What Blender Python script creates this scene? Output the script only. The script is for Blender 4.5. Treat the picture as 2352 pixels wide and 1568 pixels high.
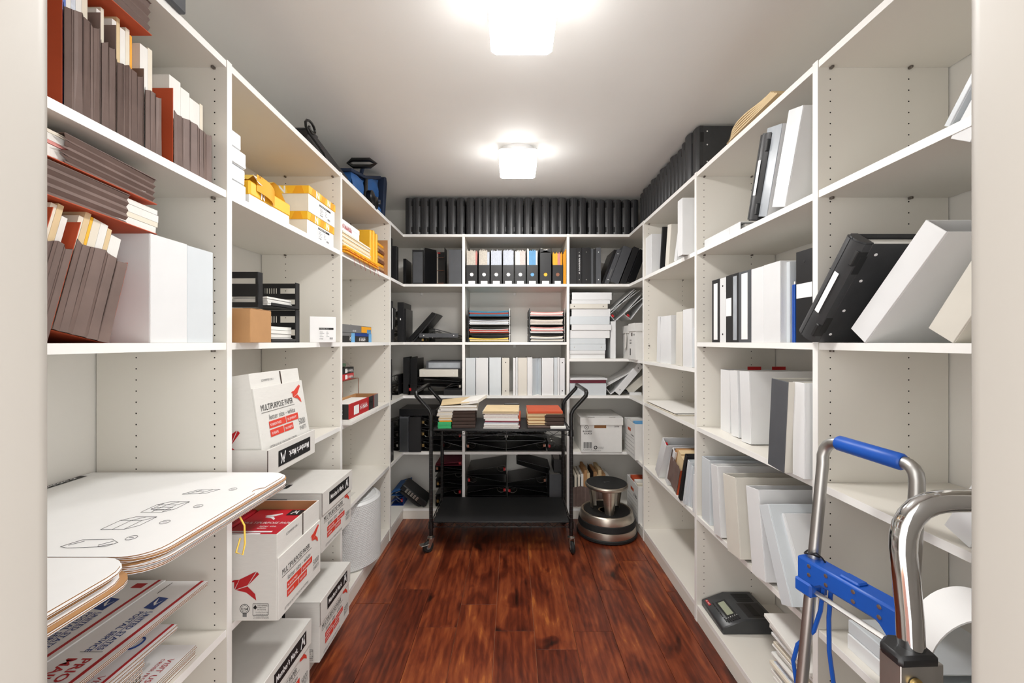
import bpy, bmesh, math, random
from mathutils import Vector, Matrix
random.seed(11)
for _o in list(bpy.data.objects): bpy.data.objects.remove(_o)
S = bpy.context.scene; COL = S.collection
# ---------------------------------------------------------------- camera, world, exposure
F, CX, HY, H = 953.0, 1177.0, 784.5, 1.367      # focal length in px, vanishing point, eye height
cd = bpy.data.cameras.new('camera'); cam = bpy.data.objects.new('camera', cd); COL.objects.link(cam)
cam.location = (0, 0, H); cam.rotation_euler = (math.pi/2, 0, 0)
cd.sensor_width = 36; cd.lens = F/2352*36; cd.shift_x = -1/2352; cd.shift_y = .5/2352
cd.clip_start = .02; S.camera = cam
wd = bpy.data.worlds.new('world'); S.world = wd; wd.use_nodes = True
wd.node_tree.nodes['Background'].inputs[0].default_value = (1.0, .985, .96, 1)
wd.node_tree.nodes['Background'].inputs[1].default_value = 1.65
LAMP_STRENGTH, LAMP_SIDE = 46.0, .055
S.view_settings.view_transform = 'Standard'; S.view_settings.look = 'None'
S.view_settings.exposure = 1.22; S.view_settings.gamma = 1; S.view_settings.use_curve_mapping = False

# ---------------------------------------------------------------- room numbers (metres; z relative to eye is H + z)
XL, XR, YB, D, T = -.84, .899, 3.197, .39, .0205
WL, WR, WB = XL-D, XR+D, YB+D
Y1, Y2, Y3 = 1.222, 2.028, 2.846                  # near faces of the side panels
Y0 = .41                                         # inner face of the front wall
ZT, ZC = .828, 1.135                             # top of shelving, ceiling
Z2, Z3, Z4, Z5, Z6 = .445, -.003, -.415, -.848, -1.283
Z3R = -.131
BX = (-.387, .4185)                              # left faces of the back panels

# ---------------------------------------------------------------- materials
def lin(c):
    if isinstance(c, str): c = tuple(int(c[i:i+2], 16) for i in (0, 2, 4))
    return tuple((v/255/12.92 if v/255 <= .04045 else ((v/255+.055)/1.055)**2.4) for v in c)
MATS = {}
def mat(name, c, rough=.5, metal=0, var=.05, scale=25, bump=0, bscale=60, rv=0, spec=.5, emit=0, stretch=None, coat=0, trans=0, alpha=1, sss=0):
    if name in MATS: return MATS[name]
    c = lin(c); m = bpy.data.materials.new(name); m.use_nodes = True; MATS[name] = m
    n, l = m.node_tree.nodes, m.node_tree.links; p = n['Principled BSDF']
    tc = n.new('ShaderNodeTexCoord'); no = n.new('ShaderNodeTexNoise'); no.inputs['Scale'].default_value = scale
    no.inputs['Detail'].default_value = 4
    src = tc.outputs['Object']
    if stretch:
        mp = n.new('ShaderNodeMapping'); mp.inputs['Scale'].default_value = stretch
        l.new(src, mp.inputs[0]); src = mp.outputs[0]
    l.new(src, no.inputs['Vector'])
    mx = n.new('ShaderNodeMix'); mx.data_type = 'RGBA'
    mx.inputs[6].default_value = (*[max(0, v*(1-var*2)) for v in c], 1); mx.inputs[7].default_value = (*[min(1, v*(1+var*2)) for v in c], 1)
    l.new(no.outputs[0], mx.inputs[0]); out = mx.outputs[2]
    if rv:
        oi = n.new('ShaderNodeObjectInfo'); mr = n.new('ShaderNodeMapRange')
        mr.inputs[3].default_value = 1-rv; mr.inputs[4].default_value = 1+rv
        l.new(oi.outputs['Random'], mr.inputs[0])
        hs = n.new('ShaderNodeHueSaturation'); l.new(mr.outputs[0], hs.inputs['Value']); l.new(out, hs.inputs['Color']); out = hs.outputs[0]
    l.new(out, p.inputs['Base Color'])
    p.inputs['Roughness'].default_value = rough; p.inputs['Metallic'].default_value = metal
    p.inputs['Specular IOR Level'].default_value = spec; p.inputs['Coat Weight'].default_value = coat
    p.inputs['Transmission Weight'].default_value = trans; p.inputs['Alpha'].default_value = alpha
    if emit:
        p.inputs['Emission Color'].default_value = (*c, 1); p.inputs['Emission Strength'].default_value = emit
    if bump:
        b = n.new('ShaderNodeBump'); b.inputs['Strength'].default_value = bump; b.inputs['Distance'].default_value = .002
        n2 = n.new('ShaderNodeTexNoise'); n2.inputs['Scale'].default_value = bscale; n2.inputs['Detail'].default_value = 3
        l.new(src, n2.inputs['Vector']); l.new(n2.outputs[0], b.inputs['Height']); l.new(b.outputs[0], p.inputs['Normal'])
    return m
mat('shelf', 'e5e1d8', .38, var=.012, scale=6, stretch=(1, 1, .15))
mat('edge', 'f6f5f2', .32, var=.008)
mat('wall', 'ece9e3', .7, var=.015, scale=3, bump=.08, bscale=140)
mat('wallup', 'c9c6c0', .7, var=.02, scale=3, bump=.08, bscale=140)
mat('ceil', 'f8f7f4', .75, var=.012, scale=4, bump=.05, bscale=120)
mat('jamb', 'a8a39c', .45, var=.012, scale=4)  # white paint greyed in the colour to stand in for weaker doorway light
mat('hole', '17120d', .9, var=.1)
mat('pin', '77706a', .35, .8)
mat('seam', 'b07c5c', .7, var=.1)
mat('white', 'e2e3e4', .33, var=.02, scale=14, bump=.06, bscale=24, rv=.03)
mat('cool', 'd3d9dd', .3, var=.02, scale=14, bump=.06, bscale=24, rv=.03)
mat('cream', 'd9d5cb', .4, var=.03, scale=14, bump=.08, bscale=24, rv=.03)
mat('paper', 'e9e7e2', .8, var=.03, scale=70, stretch=(9, 9, .5))
mat('paperl', 'e9e7e2', .8, var=.06, scale=60, stretch=(.5, .5, 14))
mat('black', '1b1b1d', .42, var=.14, scale=18, bump=.1, bscale=40, rv=.2)
mat('blackv', '121214', .3, var=.14, scale=18, bump=.15, bscale=30, rv=.2)
mat('grey', '4d4f53', .5, var=.1, scale=18, rv=.1)
mat('case', '38393b', .40, var=.1, scale=30, bump=.12, bscale=160, rv=.14)
mat('caseb', '191a1b', .5, var=.1, scale=30)
mat('metal', 'c9c6c0', .28, 1, var=.05)
mat('brass', 'b59a63', .35, 1, var=.05)
mat('chrome', 'd9dadb', .1, 1, var=.04)
mat('alu', 'bdbcb9', .42, 1, var=.12, scale=30, stretch=(1, 1, .3))
mat('steel', 'd2cabd', .36, 1, var=.08, scale=20, stretch=(1, 1, 20))
mat('red', 'b81d22', .45, var=.05)
mat('redp', 'c81f33', .3, var=.08, scale=10)
mat('blue', '1554b4', .4, var=.05)
mat('blued', '123a86', .45, var=.1)
mat('fabric', '1c5593', .6, var=.16, scale=14, bump=.2, bscale=30)
mat('fabricd', '12243f', .7, var=.15)
mat('pocket', '75625b', .6, var=.16, scale=14, bump=.25, bscale=50, rv=.06)
mat('orange', 'bd4f2a', .7, var=.06, scale=12)
mat('manila', 'dcc49a', .75, var=.06, scale=14)
mat('ivory', 'e4dccb', .75, var=.04, scale=14)
mat('kraft', 'b5895c', .8, var=.06, scale=20)
mat('kraftd', '8a5f38', .85, var=.1, scale=60, stretch=(30, 30, 1))
mat('yellow', 'f5b92a', .5, var=.06, scale=10)
mat('yellow2', 'f7cf56', .5, var=.05, scale=10)
mat('goldenrod', 'e9a21a', .6, var=.05, scale=10)
mat('green', '35b06d', .6, var=.06)
mat('lightblue', '6aa7d6', .6, var=.06, scale=40)
mat('pink', 'd98d86', .6, var=.08)
mat('carton', 'dcdad5', .6, var=.02, scale=30, bump=.15, bscale=50, stretch=(1, 1, 4))
mat('cartonb', 'e0dfdc', .5, var=.02, scale=30)
mat('ink', '1a1a1b', .6, var=.05)
mat('inkg', '6e6e6e', .7, var=.05)
mat('inkr', 'b3141c', .55, var=.04)
mat('inko', 'd6402f', .55, var=.04)
mat('inkb', '1d3f86', .55, var=.05)
mat('whitep', 'f2f2f2', .55, var=.01)
mat('rubber', '151515', .7, var=.15, scale=40, bump=.3, bscale=200)
mat('mat', '232324', .5, var=.15, scale=16, bump=.05)
mat('cartm', '0d0d0e', .28, var=.15)
mat('smoke', '3a3c3e', .3, var=.1)
mat('lcd', '9ba08a', .3, var=.03)
mat('bubble', 'd5d6d6', .35, var=.03, scale=60, spec=.6)
mat('film', 'e6e9eb', .12, var=.05, scale=20, bump=.6, bscale=22, spec=.8)
mat('clear', 'dcdcd8', .1, var=.02, alpha=.3)
mat('maroon', '7a2238', .5, var=.06)
mat('teal', '2f7f97', .5, var=.08)
mat('copper', '9a6a55', .35, .7, var=.1)
mat('darkbrown', '3f2f28', .8, var=.15, scale=20)
mat('plaid', 'd3cbbf', .7, var=.16, scale=90)
mat('bluewhite', 'cdd3de', .7, var=.12, scale=90)
mat('pinkwhite', 'd9cdc8', .7, var=.12, scale=90)
mat('silverv', 'aab0b6', .25, var=.25, scale=9, bump=.3, bscale=14, stretch=(1, 1, .3))

def wood():
    m = bpy.data.materials.new('floor_wood'); m.use_nodes = True; n, l = m.node_tree.nodes, m.node_tree.links; p = n['Principled BSDF']
    tc = n.new('ShaderNodeTexCoord'); oi = n.new('ShaderNodeObjectInfo')
    sc = n.new('ShaderNodeVectorMath'); sc.operation = 'SCALE'; sc.inputs[0].default_value = (7.3, 13.1, 3.7); l.new(oi.outputs['Random'], sc.inputs[3])
    ad = n.new('ShaderNodeVectorMath'); ad.operation = 'ADD'; l.new(tc.outputs['Object'], ad.inputs[0]); l.new(sc.outputs[0], ad.inputs[1])
    # large, wandering figure
    mp = n.new('ShaderNodeMapping'); mp.inputs['Scale'].default_value = (6.5, 1.7, 1); l.new(ad.outputs[0], mp.inputs[0])
    n1 = n.new('ShaderNodeTexNoise'); n1.inputs['Scale'].default_value = 1.3; n1.inputs['Detail'].default_value = 5; n1.inputs['Distortion'].default_value = 1.6; l.new(mp.outputs[0], n1.inputs[0])
    # fine pores along the plank
    mp2 = n.new('ShaderNodeMapping'); mp2.inputs['Scale'].default_value = (150, 9, 1); l.new(ad.outputs[0], mp2.inputs[0])
    n2 = n.new('ShaderNodeTexNoise'); n2.inputs['Scale'].default_value = 1.0; n2.inputs['Detail'].default_value = 4; n2.inputs['Distortion'].default_value = .6; l.new(mp2.outputs[0], n2.inputs[0])
    # growth rings that bend round the knots
    mp3 = n.new('ShaderNodeMapping'); mp3.inputs['Scale'].default_value = (9, .9, 1); l.new(ad.outputs[0], mp3.inputs[0])
    wv = n.new('ShaderNodeTexWave'); wv.inputs['Scale'].default_value = 1.1; wv.inputs['Distortion'].default_value = 9; wv.inputs['Detail'].default_value = 3; wv.inputs['Detail Scale'].default_value = .8; l.new(mp3.outputs[0], wv.inputs[0])
    # knots
    mp4 = n.new('ShaderNodeMapping'); mp4.inputs['Scale'].default_value = (5.2, 3.1, 1); l.new(ad.outputs[0], mp4.inputs[0])
    n4 = n.new('ShaderNodeTexNoise'); n4.inputs['Scale'].default_value = 1.1; n4.inputs['Detail'].default_value = 2; n4.inputs['Distortion'].default_value = .9; l.new(mp4.outputs[0], n4.inputs[0])
    def mth(op, a, b):
        x = n.new('ShaderNodeMath'); x.operation = op
        for i, v in enumerate((a, b)):
            if isinstance(v, (int, float)): x.inputs[i].default_value = v
            else: l.new(v, x.inputs[i])
        return x.outputs[0]
    mp5 = n.new('ShaderNodeMapping'); mp5.inputs['Scale'].default_value = (26, 4.5, 1); l.new(ad.outputs[0], mp5.inputs[0])
    n5 = n.new('ShaderNodeTexNoise'); n5.inputs['Scale'].default_value = 1.0; n5.inputs['Detail'].default_value = 6; n5.inputs['Distortion'].default_value = 2.2; l.new(mp5.outputs[0], n5.inputs[0])
    s = mth('ADD', mth('MULTIPLY', n1.outputs[0], .85), mth('MULTIPLY', n2.outputs[0], .17))
    s = mth('ADD', s, mth('MULTIPLY', n5.outputs[0], .34))
    s = mth('ADD', s, mth('MULTIPLY', wv.outputs[0], .09))
    s = mth('ADD', s, mth('MULTIPLY', oi.outputs['Random'], .10))
    k = n.new('ShaderNodeMapRange'); k.inputs[1].default_value = .63; k.inputs[2].default_value = .76; k.inputs[3].default_value = 0; k.inputs[4].default_value = .34; l.new(n4.outputs[0], k.inputs[0])
    s = mth('SUBTRACT', s, k.outputs[0])
    cr = n.new('ShaderNodeValToRGB'); l.new(s, cr.inputs[0]); e = cr.color_ramp.elements
    e[0].position = .42; e[0].color = (*lin('241009'), 1); e[1].position = 1.1; e[1].color = (*lin('a8602f'), 1)
    for pos, c in ((.58, '4a1d10'), (.72, '652b18'), (.84, '7e3b20'), (.95, '8f4a28')):
        x = e.new(pos); x.color = (*lin(c), 1)
    l.new(cr.outputs[0], p.inputs['Base Color'])
    p.inputs['Roughness'].default_value = .3; p.inputs['Specular IOR Level'].default_value = .45
    b = n.new('ShaderNodeBump'); b.inputs['Strength'].default_value = .12; b.inputs['Distance'].default_value = .001
    l.new(n2.outputs[0], b.inputs['Height']); l.new(b.outputs[0], p.inputs['Normal'])
    MATS['wood'] = m
wood()

# ---------------------------------------------------------------- mesh helpers
def TR(x, y, z): return Matrix.Translation((x, y, z))
def RX(a): return Matrix.Rotation(math.radians(a), 4, 'X')
def RY(a): return Matrix.Rotation(math.radians(a), 4, 'Y')
def RZ(a): return Matrix.Rotation(math.radians(a), 4, 'Z')
def AX(x, y, z, o=(0, 0, 0)):
    m = Matrix.Identity(4)
    for i in range(3): m[i][0], m[i][1], m[i][2], m[i][3] = x[i], y[i], z[i], o[i]
    return m
I4 = Matrix.Identity(4)
class MB:
    def __init__(s): s.v, s.f, s.m, s.M, s.ms = [], [], [], None, []
    def mi(s, m):
        if m not in s.ms: s.ms.append(m)
        return s.ms.index(m)
    def add(s, vs, fs, m):
        b = len(s.v); k = s.mi(m)
        s.v += [tuple(s.M @ Vector(v)) if s.M is not None else tuple(v) for v in vs]
        for f in fs: s.f.append([b+i for i in f]); s.m.append(k)
        return s
    def box(s, x0, y0, z0, x1, y1, z1, m):
        return s.add([(x0,y0,z0),(x1,y0,z0),(x1,y1,z0),(x0,y1,z0),(x0,y0,z1),(x1,y0,z1),(x1,y1,z1),(x0,y1,z1)],
              [(0,3,2,1),(4,5,6,7),(0,1,5,4),(1,2,6,5),(2,3,7,6),(3,0,4,7)], m)
    def prism(s, pts, a, b, m, ax='z'):          # outline in the plane across ax, from a to b
        n = len(pts)
        ar = sum(pts[i][0]*pts[(i+1)%n][1]-pts[(i+1)%n][0]*pts[i][1] for i in range(n))
        if ar < 0: pts = pts[::-1]
        g = {'z': lambda p, h: (p[0], p[1], h), 'y': lambda p, h: (p[0], h, p[1]), 'x': lambda p, h: (h, p[0], p[1])}[ax]
        if ax == 'y': a, b = b, a
        vs = [g(p, a) for p in pts]+[g(p, b) for p in pts]
        return s.add(vs, [tuple(range(n-1, -1, -1)), tuple(range(n, 2*n))]+[(i, (i+1) % n, n+(i+1) % n, n+i) for i in range(n)], m)
    def quad(s, a, b, c, d, m): return s.add([a, b, c, d], [(0, 1, 2, 3)], m)
    def tube(s, path, r, m, n=8, closed=False):
        P = [Vector(p) for p in path]; k = len(P); vs = []; up = None
        for i in range(k):
            a = P[i-1] if (i or closed) else P[i]; b = P[(i+1) % k] if (i < k-1 or closed) else P[i]
            t = (b-a).normalized()
            if up is None:
                up = Vector((0, 0, 1)) if abs(t.z) < .9 else Vector((1, 0, 0))
            up = (up-t*up.dot(t)).normalized(); w = t.cross(up)
            rr = r[i] if isinstance(r, (list, tuple)) else r
            vs += [P[i]+(up*math.cos(2*math.pi*j/n)+w*math.sin(2*math.pi*j/n))*rr for j in range(n)]
        fs = [(i*n+j, i*n+(j+1) % n, ((i+1) % k)*n+(j+1) % n, ((i+1) % k)*n+j) for i in range(k if closed else k-1) for j in range(n)]
        if not closed: fs += [tuple(range(n-1, -1, -1)), tuple((k-1)*n+j for j in range(n))]
        fs = [f[::-1] for f in fs]
        return s.add(vs, fs, m)
    def lathe(s, prof, m, n=32, c=(0, 0)):
        k = len(prof); vs = [(c[0]+r*math.cos(2*math.pi*j/n), c[1]+r*math.sin(2*math.pi*j/n), z) for r, z in prof for j in range(n)]
        fs = [(i*n+j, i*n+(j+1) % n, (i+1)*n+(j+1) % n, (i+1)*n+j) for i in range(k-1) for j in range(n)]
        if prof[0][0] > 1e-5: fs.append(tuple(range(n-1, -1, -1)))
        if prof[-1][0] > 1e-5: fs.append(tuple((k-1)*n+j for j in range(n)))
        return s.add(vs, fs, m)
    def grid(s, nx, ny, fn, m):
        vs = [fn(i/nx, j/ny) for j in range(ny+1) for i in range(nx+1)]
        return s.add(vs, [(j*(nx+1)+i, j*(nx+1)+i+1, (j+1)*(nx+1)+i+1, (j+1)*(nx+1)+i) for j in range(ny) for i in range(nx)], m)
    def mesh(s, name, bevel=0, smooth=None, seg=1):
        me = bpy.data.meshes.new(name); me.from_pydata(s.v, [], s.f)
        for m in s.ms: me.materials.append(MATS[m])
        me.polygons.foreach_set('material_index', s.m); me.update()
        if bevel:
            bm = bmesh.new(); bm.from_mesh(me)
            bmesh.ops.remove_doubles(bm, verts=bm.verts, dist=1e-6)
            ed = [e for e in bm.edges if len(e.link_faces) == 2 and e.calc_face_angle(0) > .5]
            bmesh.ops.bevel(bm, geom=ed, offset=bevel, segments=seg, affect='EDGES', profile=.5, clamp_overlap=True)
            bm.to_mesh(me); bm.free()
        if smooth is not None:
            me.shade_smooth(); me.set_sharp_from_angle(angle=math.radians(smooth))
        return me
MESH = {}
def cached(key, fn):
    if key not in MESH: MESH[key] = fn()
    return MESH[key]
def obj(name, me, parent=None, M=None):
    o = bpy.data.objects.new(name, me); COL.objects.link(o)
    if parent is not None: o.parent = parent
    if M is not None: o.matrix_basis = M
    return o
def tag(o, label, cat, group=None):
    o['label'] = label; o['category'] = cat
    if group: o['group'] = group
    return o
def thing(name, label, cat, M=I4, group=None):
    o = bpy.data.objects.new(name, None); COL.objects.link(o); o.matrix_basis = M; o.empty_display_size = .05
    return tag(o, label, cat, group)
def bx(name, parent, dims, m, bevel=.0008, M=None, smooth=None):
    """box part: dims = x0,y0,z0,x1,y1,z1"""
    key = ('bx', tuple(round(v, 4) for v in dims), m, bevel)
    return obj(name, cached(key, lambda: MB().box(*dims, m).mesh(name, bevel, smooth)), parent, M)
def tb(name, parent, path, r, m, n=8, closed=False, M=None):
    return obj(name, MB().tube(path, r, m, n, closed).mesh(name, 0, 40), parent, M)
FONT = {}
def lettering(parent, text, M, size, m='ink', align='LEFT', sx=1.0, name='lettering', bold=0):
    key = (text, m, align, bold)
    if key not in FONT:
        cu = bpy.data.curves.new('lettering', 'FONT'); cu.body = text; cu.align_x = align; cu.resolution_u = 2; cu.offset = bold
        t = bpy.data.objects.new('lettering', cu); COL.objects.link(t)
        dg = bpy.context.evaluated_depsgraph_get(); me = bpy.data.meshes.new_from_object(t.evaluated_get(dg))
        me.materials.clear(); me.materials.append(MATS[m]); bpy.data.objects.remove(t); FONT[key] = me
    return obj(name, FONT[key], parent, M @ Matrix.Diagonal((size*sx, size, size, 1)))
def plate(parent, M, w, h, m, name='printed_panel', t=.0004):
    """flat printed patch lying on a surface; M has z = outward normal, origin at lower left"""
    key = ('pl', round(w, 4), round(h, 4), m, t)
    return obj(name, cached(key, lambda: MB().box(0, 0, 0, w, h, t, m).mesh(name)), parent, M)
def fr(u, v, e=.0006, y=0): return AX((1,0,0), (0,0,1), (0,-1,0), (u, y-e, v))      # on a front face y=0
def sd(u, v, e=.0006, x=0): return AX((0,-1,0), (0,0,1), (-1,0,0), (x-e, u, v))     # on a side face x=0
def tp(u, v, z, e=.0006): return AX((1,0,0), (0,1,0), (0,0,1), (u, v, z+e))
# ---------------------------------------------------------------- places along the three shelving fronts
WMX = {'B': TR(0, YB, H), 'L': TR(XL, 0, H) @ RZ(90), 'R': TR(XR, 0, H) @ RZ(-90)}
def yo(w, px, d=0): return YB+d if w == 'B' else ((d-XL)*F/(CX-px) if w == 'L' else (XR+d)*F/(px-CX))
def sx(w, px, d=0): return (px-CX)*(YB+d)/F if w == 'B' else (yo(w, px, d) if w == 'L' else -yo(w, px, d))
def zz(w, px, py, d=0): return (HY-py)*yo(w, px, d)/F
def at(w, s, d, z, lean=0, yaw=0, tilt=0): return WMX[w] @ TR(s, d, z) @ RZ(yaw) @ RY(lean) @ RX(tilt)
def rnd(a, b): return random.uniform(a, b)
# ---------------------------------------------------------------- the room
def struct(name, mb, bevel=0, smooth=None):
    o = obj(name, mb.mesh(name, bevel, smooth)); o['kind'] = 'structure'; return o
struct('ceiling', MB().box(WL-.1, -.1, H+ZC, WR+.1, WB+.1, H+ZC+.1, 'ceil'))
struct('wall_left', MB().box(WL-.1, Y0, 0, WL, WB+.1, H+ZC, 'wall'))
struct('wall_right', MB().box(WR, Y0, 0, WR+.1, WB+.1, H+ZC, 'wall'))
struct('wall_back', MB().box(WL, WB, 0, WR, WB+.1, H+ZC, 'wall'))
JL, JR, YF = -.4485, .4425, .27
def jamb(name, x0, x1, side):
    # wall stub beside the doorway, its inner corner rounded
    r = .018; pts = []
    xe = x1 if side < 0 else x0; xo = x0 if side < 0 else x1
    s = -1 if side < 0 else 1
    pts.append((xo, YF)); pts.append((xo, Y0))
    for a in range(7):
        t = math.pi/2*a/6; pts.append((xe+s*r-s*r*math.sin(t), Y0-r+r*math.cos(t)))
    for a in range(7):
        t = math.pi/2*a/6; pts.append((xe+s*r-s*r*math.cos(t), YF+r-r*math.sin(t)))
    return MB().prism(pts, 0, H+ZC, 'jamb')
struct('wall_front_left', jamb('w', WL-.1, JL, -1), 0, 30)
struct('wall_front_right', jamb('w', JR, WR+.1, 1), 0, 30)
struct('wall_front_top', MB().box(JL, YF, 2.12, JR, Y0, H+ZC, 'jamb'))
floor = struct('floor', MB().box(WL-.1, -.6, -.12, WR+.1, WB+.1, -.006, 'seam'))
PW = .185
joints = {-5: 2.05, -4: 2.167, -3: 2.292, -2: 1.988, -1: 2.159, 0: 1.962, 1: 1.843, 2: 1.959, 3: 2.284, 4: 2.592, 5: 2.27}
for k, j in joints.items():
    x0 = -.082+PW*k; ys = [j-2.44, j-1.22, j, j+1.22]; ys = [y for y in ys if y < WB]
    if ys[0] > -.6: ys = [-.6]+ys
    ys = [max(-.6, y) for y in ys]+[min(WB, ys[-1]+1.22)]
    for a, b in zip(ys, ys[1:]):
        if b-a < .02: continue
        me = MB().box(-PW/2+.0007, -(b-a)/2+.0007, -.006, PW/2-.0007, (b-a)/2-.0007, 0, 'wood').mesh('plank', .0007)
        obj('plank', me, floor, TR(x0+PW/2, (a+b)/2, 0))
# ---------------------------------------------------------------- shelving
HOLE = []
def hole_disc(mb, c, nrm, r=.0024):
    n = 6; u = Vector((0, 0, 1)); w = Vector(nrm).cross(u); c = Vector(c)+Vector(nrm)*.0003
    mb.add([c+(u*math.cos(2*math.pi*i/n)+w*math.sin(2*math.pi*i/n))*r for i in range(n)], [tuple(range(n))], 'hole')
def board(name, root, box6, front=None, m='shelf'):
    """a board with a lighter edge band on its front; front = axis/sign of the banded face"""
    x0, y0, z0, x1, y1, z1 = box6; e = .0015; mb = MB()
    if front == '+x': mb.box(x0, y0, z0, x1-e, y1, z1, m).box(x1-e, y0, z0, x1, y1, z1, 'edge')
    elif front == '-x': mb.box(x0+e, y0, z0, x1, y1, z1, m).box(x0, y0, z0, x0+e, y1, z1, 'edge')
    elif front == '-y': mb.box(x0, y0+e, z0, x1, y1, z1, m).box(x0, y0, z0, x1, y0+e, z1, 'edge')
    else: mb.box(*box6, m)
    return obj(name, mb.mesh(name), root)
def pins(root, panel, xs, y, ny, zs):
    mb = MB()
    for x in xs:
        for z in zs:
            for dy in (.0, ): mb.box(x-.004, min(y, y+ny*.012), z-.007, x+.004, max(y, y+ny*.012), z, 'pin')
    if zs: obj('shelf_pins', mb.mesh('shelf_pins', .0012), panel)['kind'] = 'stuff'
zs_all = [H+Z2, H+Z3, H+Z4, H+Z5]
def side_unit(w, label):
    sg = 1 if w == 'L' else -1
    xf, xb = (XL, WL) if w == 'L' else (XR, WR)
    root = thing('shelving_unit', label, 'shelving', TR(0, 0, 0))
    fa = '+x' if w == 'L' else '-x'
    lo, hi = min(xf, xb), max(xf, xb)
    zt = H+ZT
    for k, y in enumerate((Y0+.002, Y1, Y2, Y3)):
        p = board('side_panel', root, (lo+(.005 if w == 'L' else 0), y, 0.0, hi-(.005 if w == 'R' else 0), y+T, zt+.002), fa)
        if k == 0: continue
        hb = MB()
        for nrm, yy in ((-1, y), (1, y+T)):
            for xx in (xf-sg*.037, xf-sg*.268):
                z = zt-.055
                while z > .13:
                    hole_disc(hb, (xx, yy, z), (0, nrm, 0)); z -= .0328
        h = obj('pin_holes', hb.mesh('pin_holes'), p); h['kind'] = 'stuff'
        zp = zs_all+[zt-T]
        pins(root, p, (xf-sg*.037, xf-sg*.268), y, -1, [z-T for z in zs_all]+[zt-T])
        if k < 3: pins(root, p, (xf-sg*.037, xf-sg*.268), y+T, 1, [z-T for z in zs_all])
    for k in range(3):
        a, b = (Y0+.002+T, Y1+T, Y2+T)[k], (Y1, Y2, Y3)[k]
        levels = [ZT, Z2, Z3, Z4, Z5, Z6]
        if w == 'R' and k == 2: levels[2] = Z3R
        for z in levels:
            board('shelf', root, (lo+.003, a+.0006, H+z-T, hi-.003, b-.0006, H+z), fa)
        x0, x1 = (xf-.016, xf-.003) if w == 'L' else (xf+.003, xf+.016)
        board('toe_kick', root, (x0, a+.0006, .001, x1, b-.0006, H+Z6-T-.0005), None)
    return root
side_unit('L', 'tall white built-in shelving along the wall holding paper cartons')
side_unit('R', 'tall white built-in shelving along the wall behind the blue-handled trolley')
root = thing('shelving_unit', 'white built-in corner shelving across the wall behind the black cart', 'shelving')
def poly_shelf(name, pts, z0, z1, edges):
    mb = MB().prism(pts, z0, z1, 'shelf')
    for (a, b) in edges:
        a, b = Vector((*a, 0)), Vector((*b, 0)); t = (b-a).normalized(); n = Vector((t.y, -t.x, 0))*.0004
        mb.quad((a.x+n.x, a.y+n.y, z0), (b.x+n.x, b.y+n.y, z0), (b.x+n.x, b.y+n.y, z1), (a.x+n.x, a.y+n.y, z1), 'edge')
    return obj(name, mb.mesh(name), root)
y3 = Y3+T+.0006
for x in BX:
    p = board('side_panel', root, (x, YB, 0, x+T, WB-.002, H+ZT+.002), '-y')
    hb = MB()
    for nx, xx in ((-1, x), (1, x+T)):
        for yy in (YB+.037, YB+.268):
            z = H+ZT-.055
            while z > .13:
                hole_disc(hb, (xx, yy, z), (nx, 0, 0)); z -= .0328
    h = obj('pin_holes', hb.mesh('pin_holes'), p); h['kind'] = 'stuff'
g = .0006
for z in (ZT, Z2, Z3, Z4, Z5, Z6):
    z0, z1 = H+z-T, H+z
    poly_shelf('corner_shelf', [(WL+.003, y3), (XL, y3), (XL, YB), (BX[0]-g, YB), (BX[0]-g, WB-.003), (WL+.003, WB-.003)], z0, z1,
               [((XL, y3), (XL, YB)), ((XL, YB), (BX[0]-g, YB))][::1])
    board('shelf', root, (BX[0]+T+g, YB, z0, BX[1]-g, WB-.003, z1), '-y')
    zr = Z3R if z == Z3 else z; z0, z1 = H+zr-T, H+zr
    poly_shelf('corner_shelf', [(WR-.003, y3), (XR, y3), (XR, YB), (BX[1]+T+g, YB), (BX[1]+T+g, WB-.003), (WR-.003, WB-.003)], z0, z1,
               [((XR, YB), (XR, y3)), ((BX[1]+T+g, YB), (XR, YB))])
zk = H+Z6-T-.0005
for a, b in (((XL-.016, y3, XL-.003, YB+.016), None), ((XR+.003, y3, XR+.016, YB+.016), None), ((XL-.003, YB+.003, XR+.003, YB+.016), None)):
    bx('toe_kick', root, (a[0], a[1], .001, a[2], a[3], zk), 'shelf', 0)
# wall brackets under the back shelves
for px in (969, 1182, 1410):
    for z in (ZT, Z2, Z3, Z4):
        X = (px-CX)*WB/F
        if px > 1308 and z == Z3: z = Z3R
        bx('wall_bracket', root, (X-.012, WB-.012, H+z-T-.026, X+.012, WB-.003, H+z-T-.001), 'edge', .003)
# ---------------------------------------------------------------- ceiling lamps
def opal(key, LAMP_STRENGTH):
    m = bpy.data.materials.new('opal_glass'); m.use_nodes = True; n, l = m.node_tree.nodes, m.node_tree.links; p = n['Principled BSDF']
    no = n.new('ShaderNodeTexNoise'); no.inputs['Scale'].default_value = 7; tc = n.new('ShaderNodeTexCoord'); l.new(tc.outputs['Object'], no.inputs[0])
    mr = n.new('ShaderNodeMapRange'); mr.inputs[3].default_value = LAMP_STRENGTH*.75; mr.inputs[4].default_value = LAMP_STRENGTH*1.25
    l.new(no.outputs[0], mr.inputs[0]); l.new(mr.outputs[0], p.inputs['Emission Strength'])
    p.inputs['Emission Color'].default_value = (1, .985, .965, 1); p.inputs['Base Color'].default_value = (.9, .9, .88, 1); p.inputs['Roughness'].default_value = .2
    MATS[key] = m
opal('opal', LAMP_STRENGTH); opal('opals', LAMP_STRENGTH*LAMP_SIDE)
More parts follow.
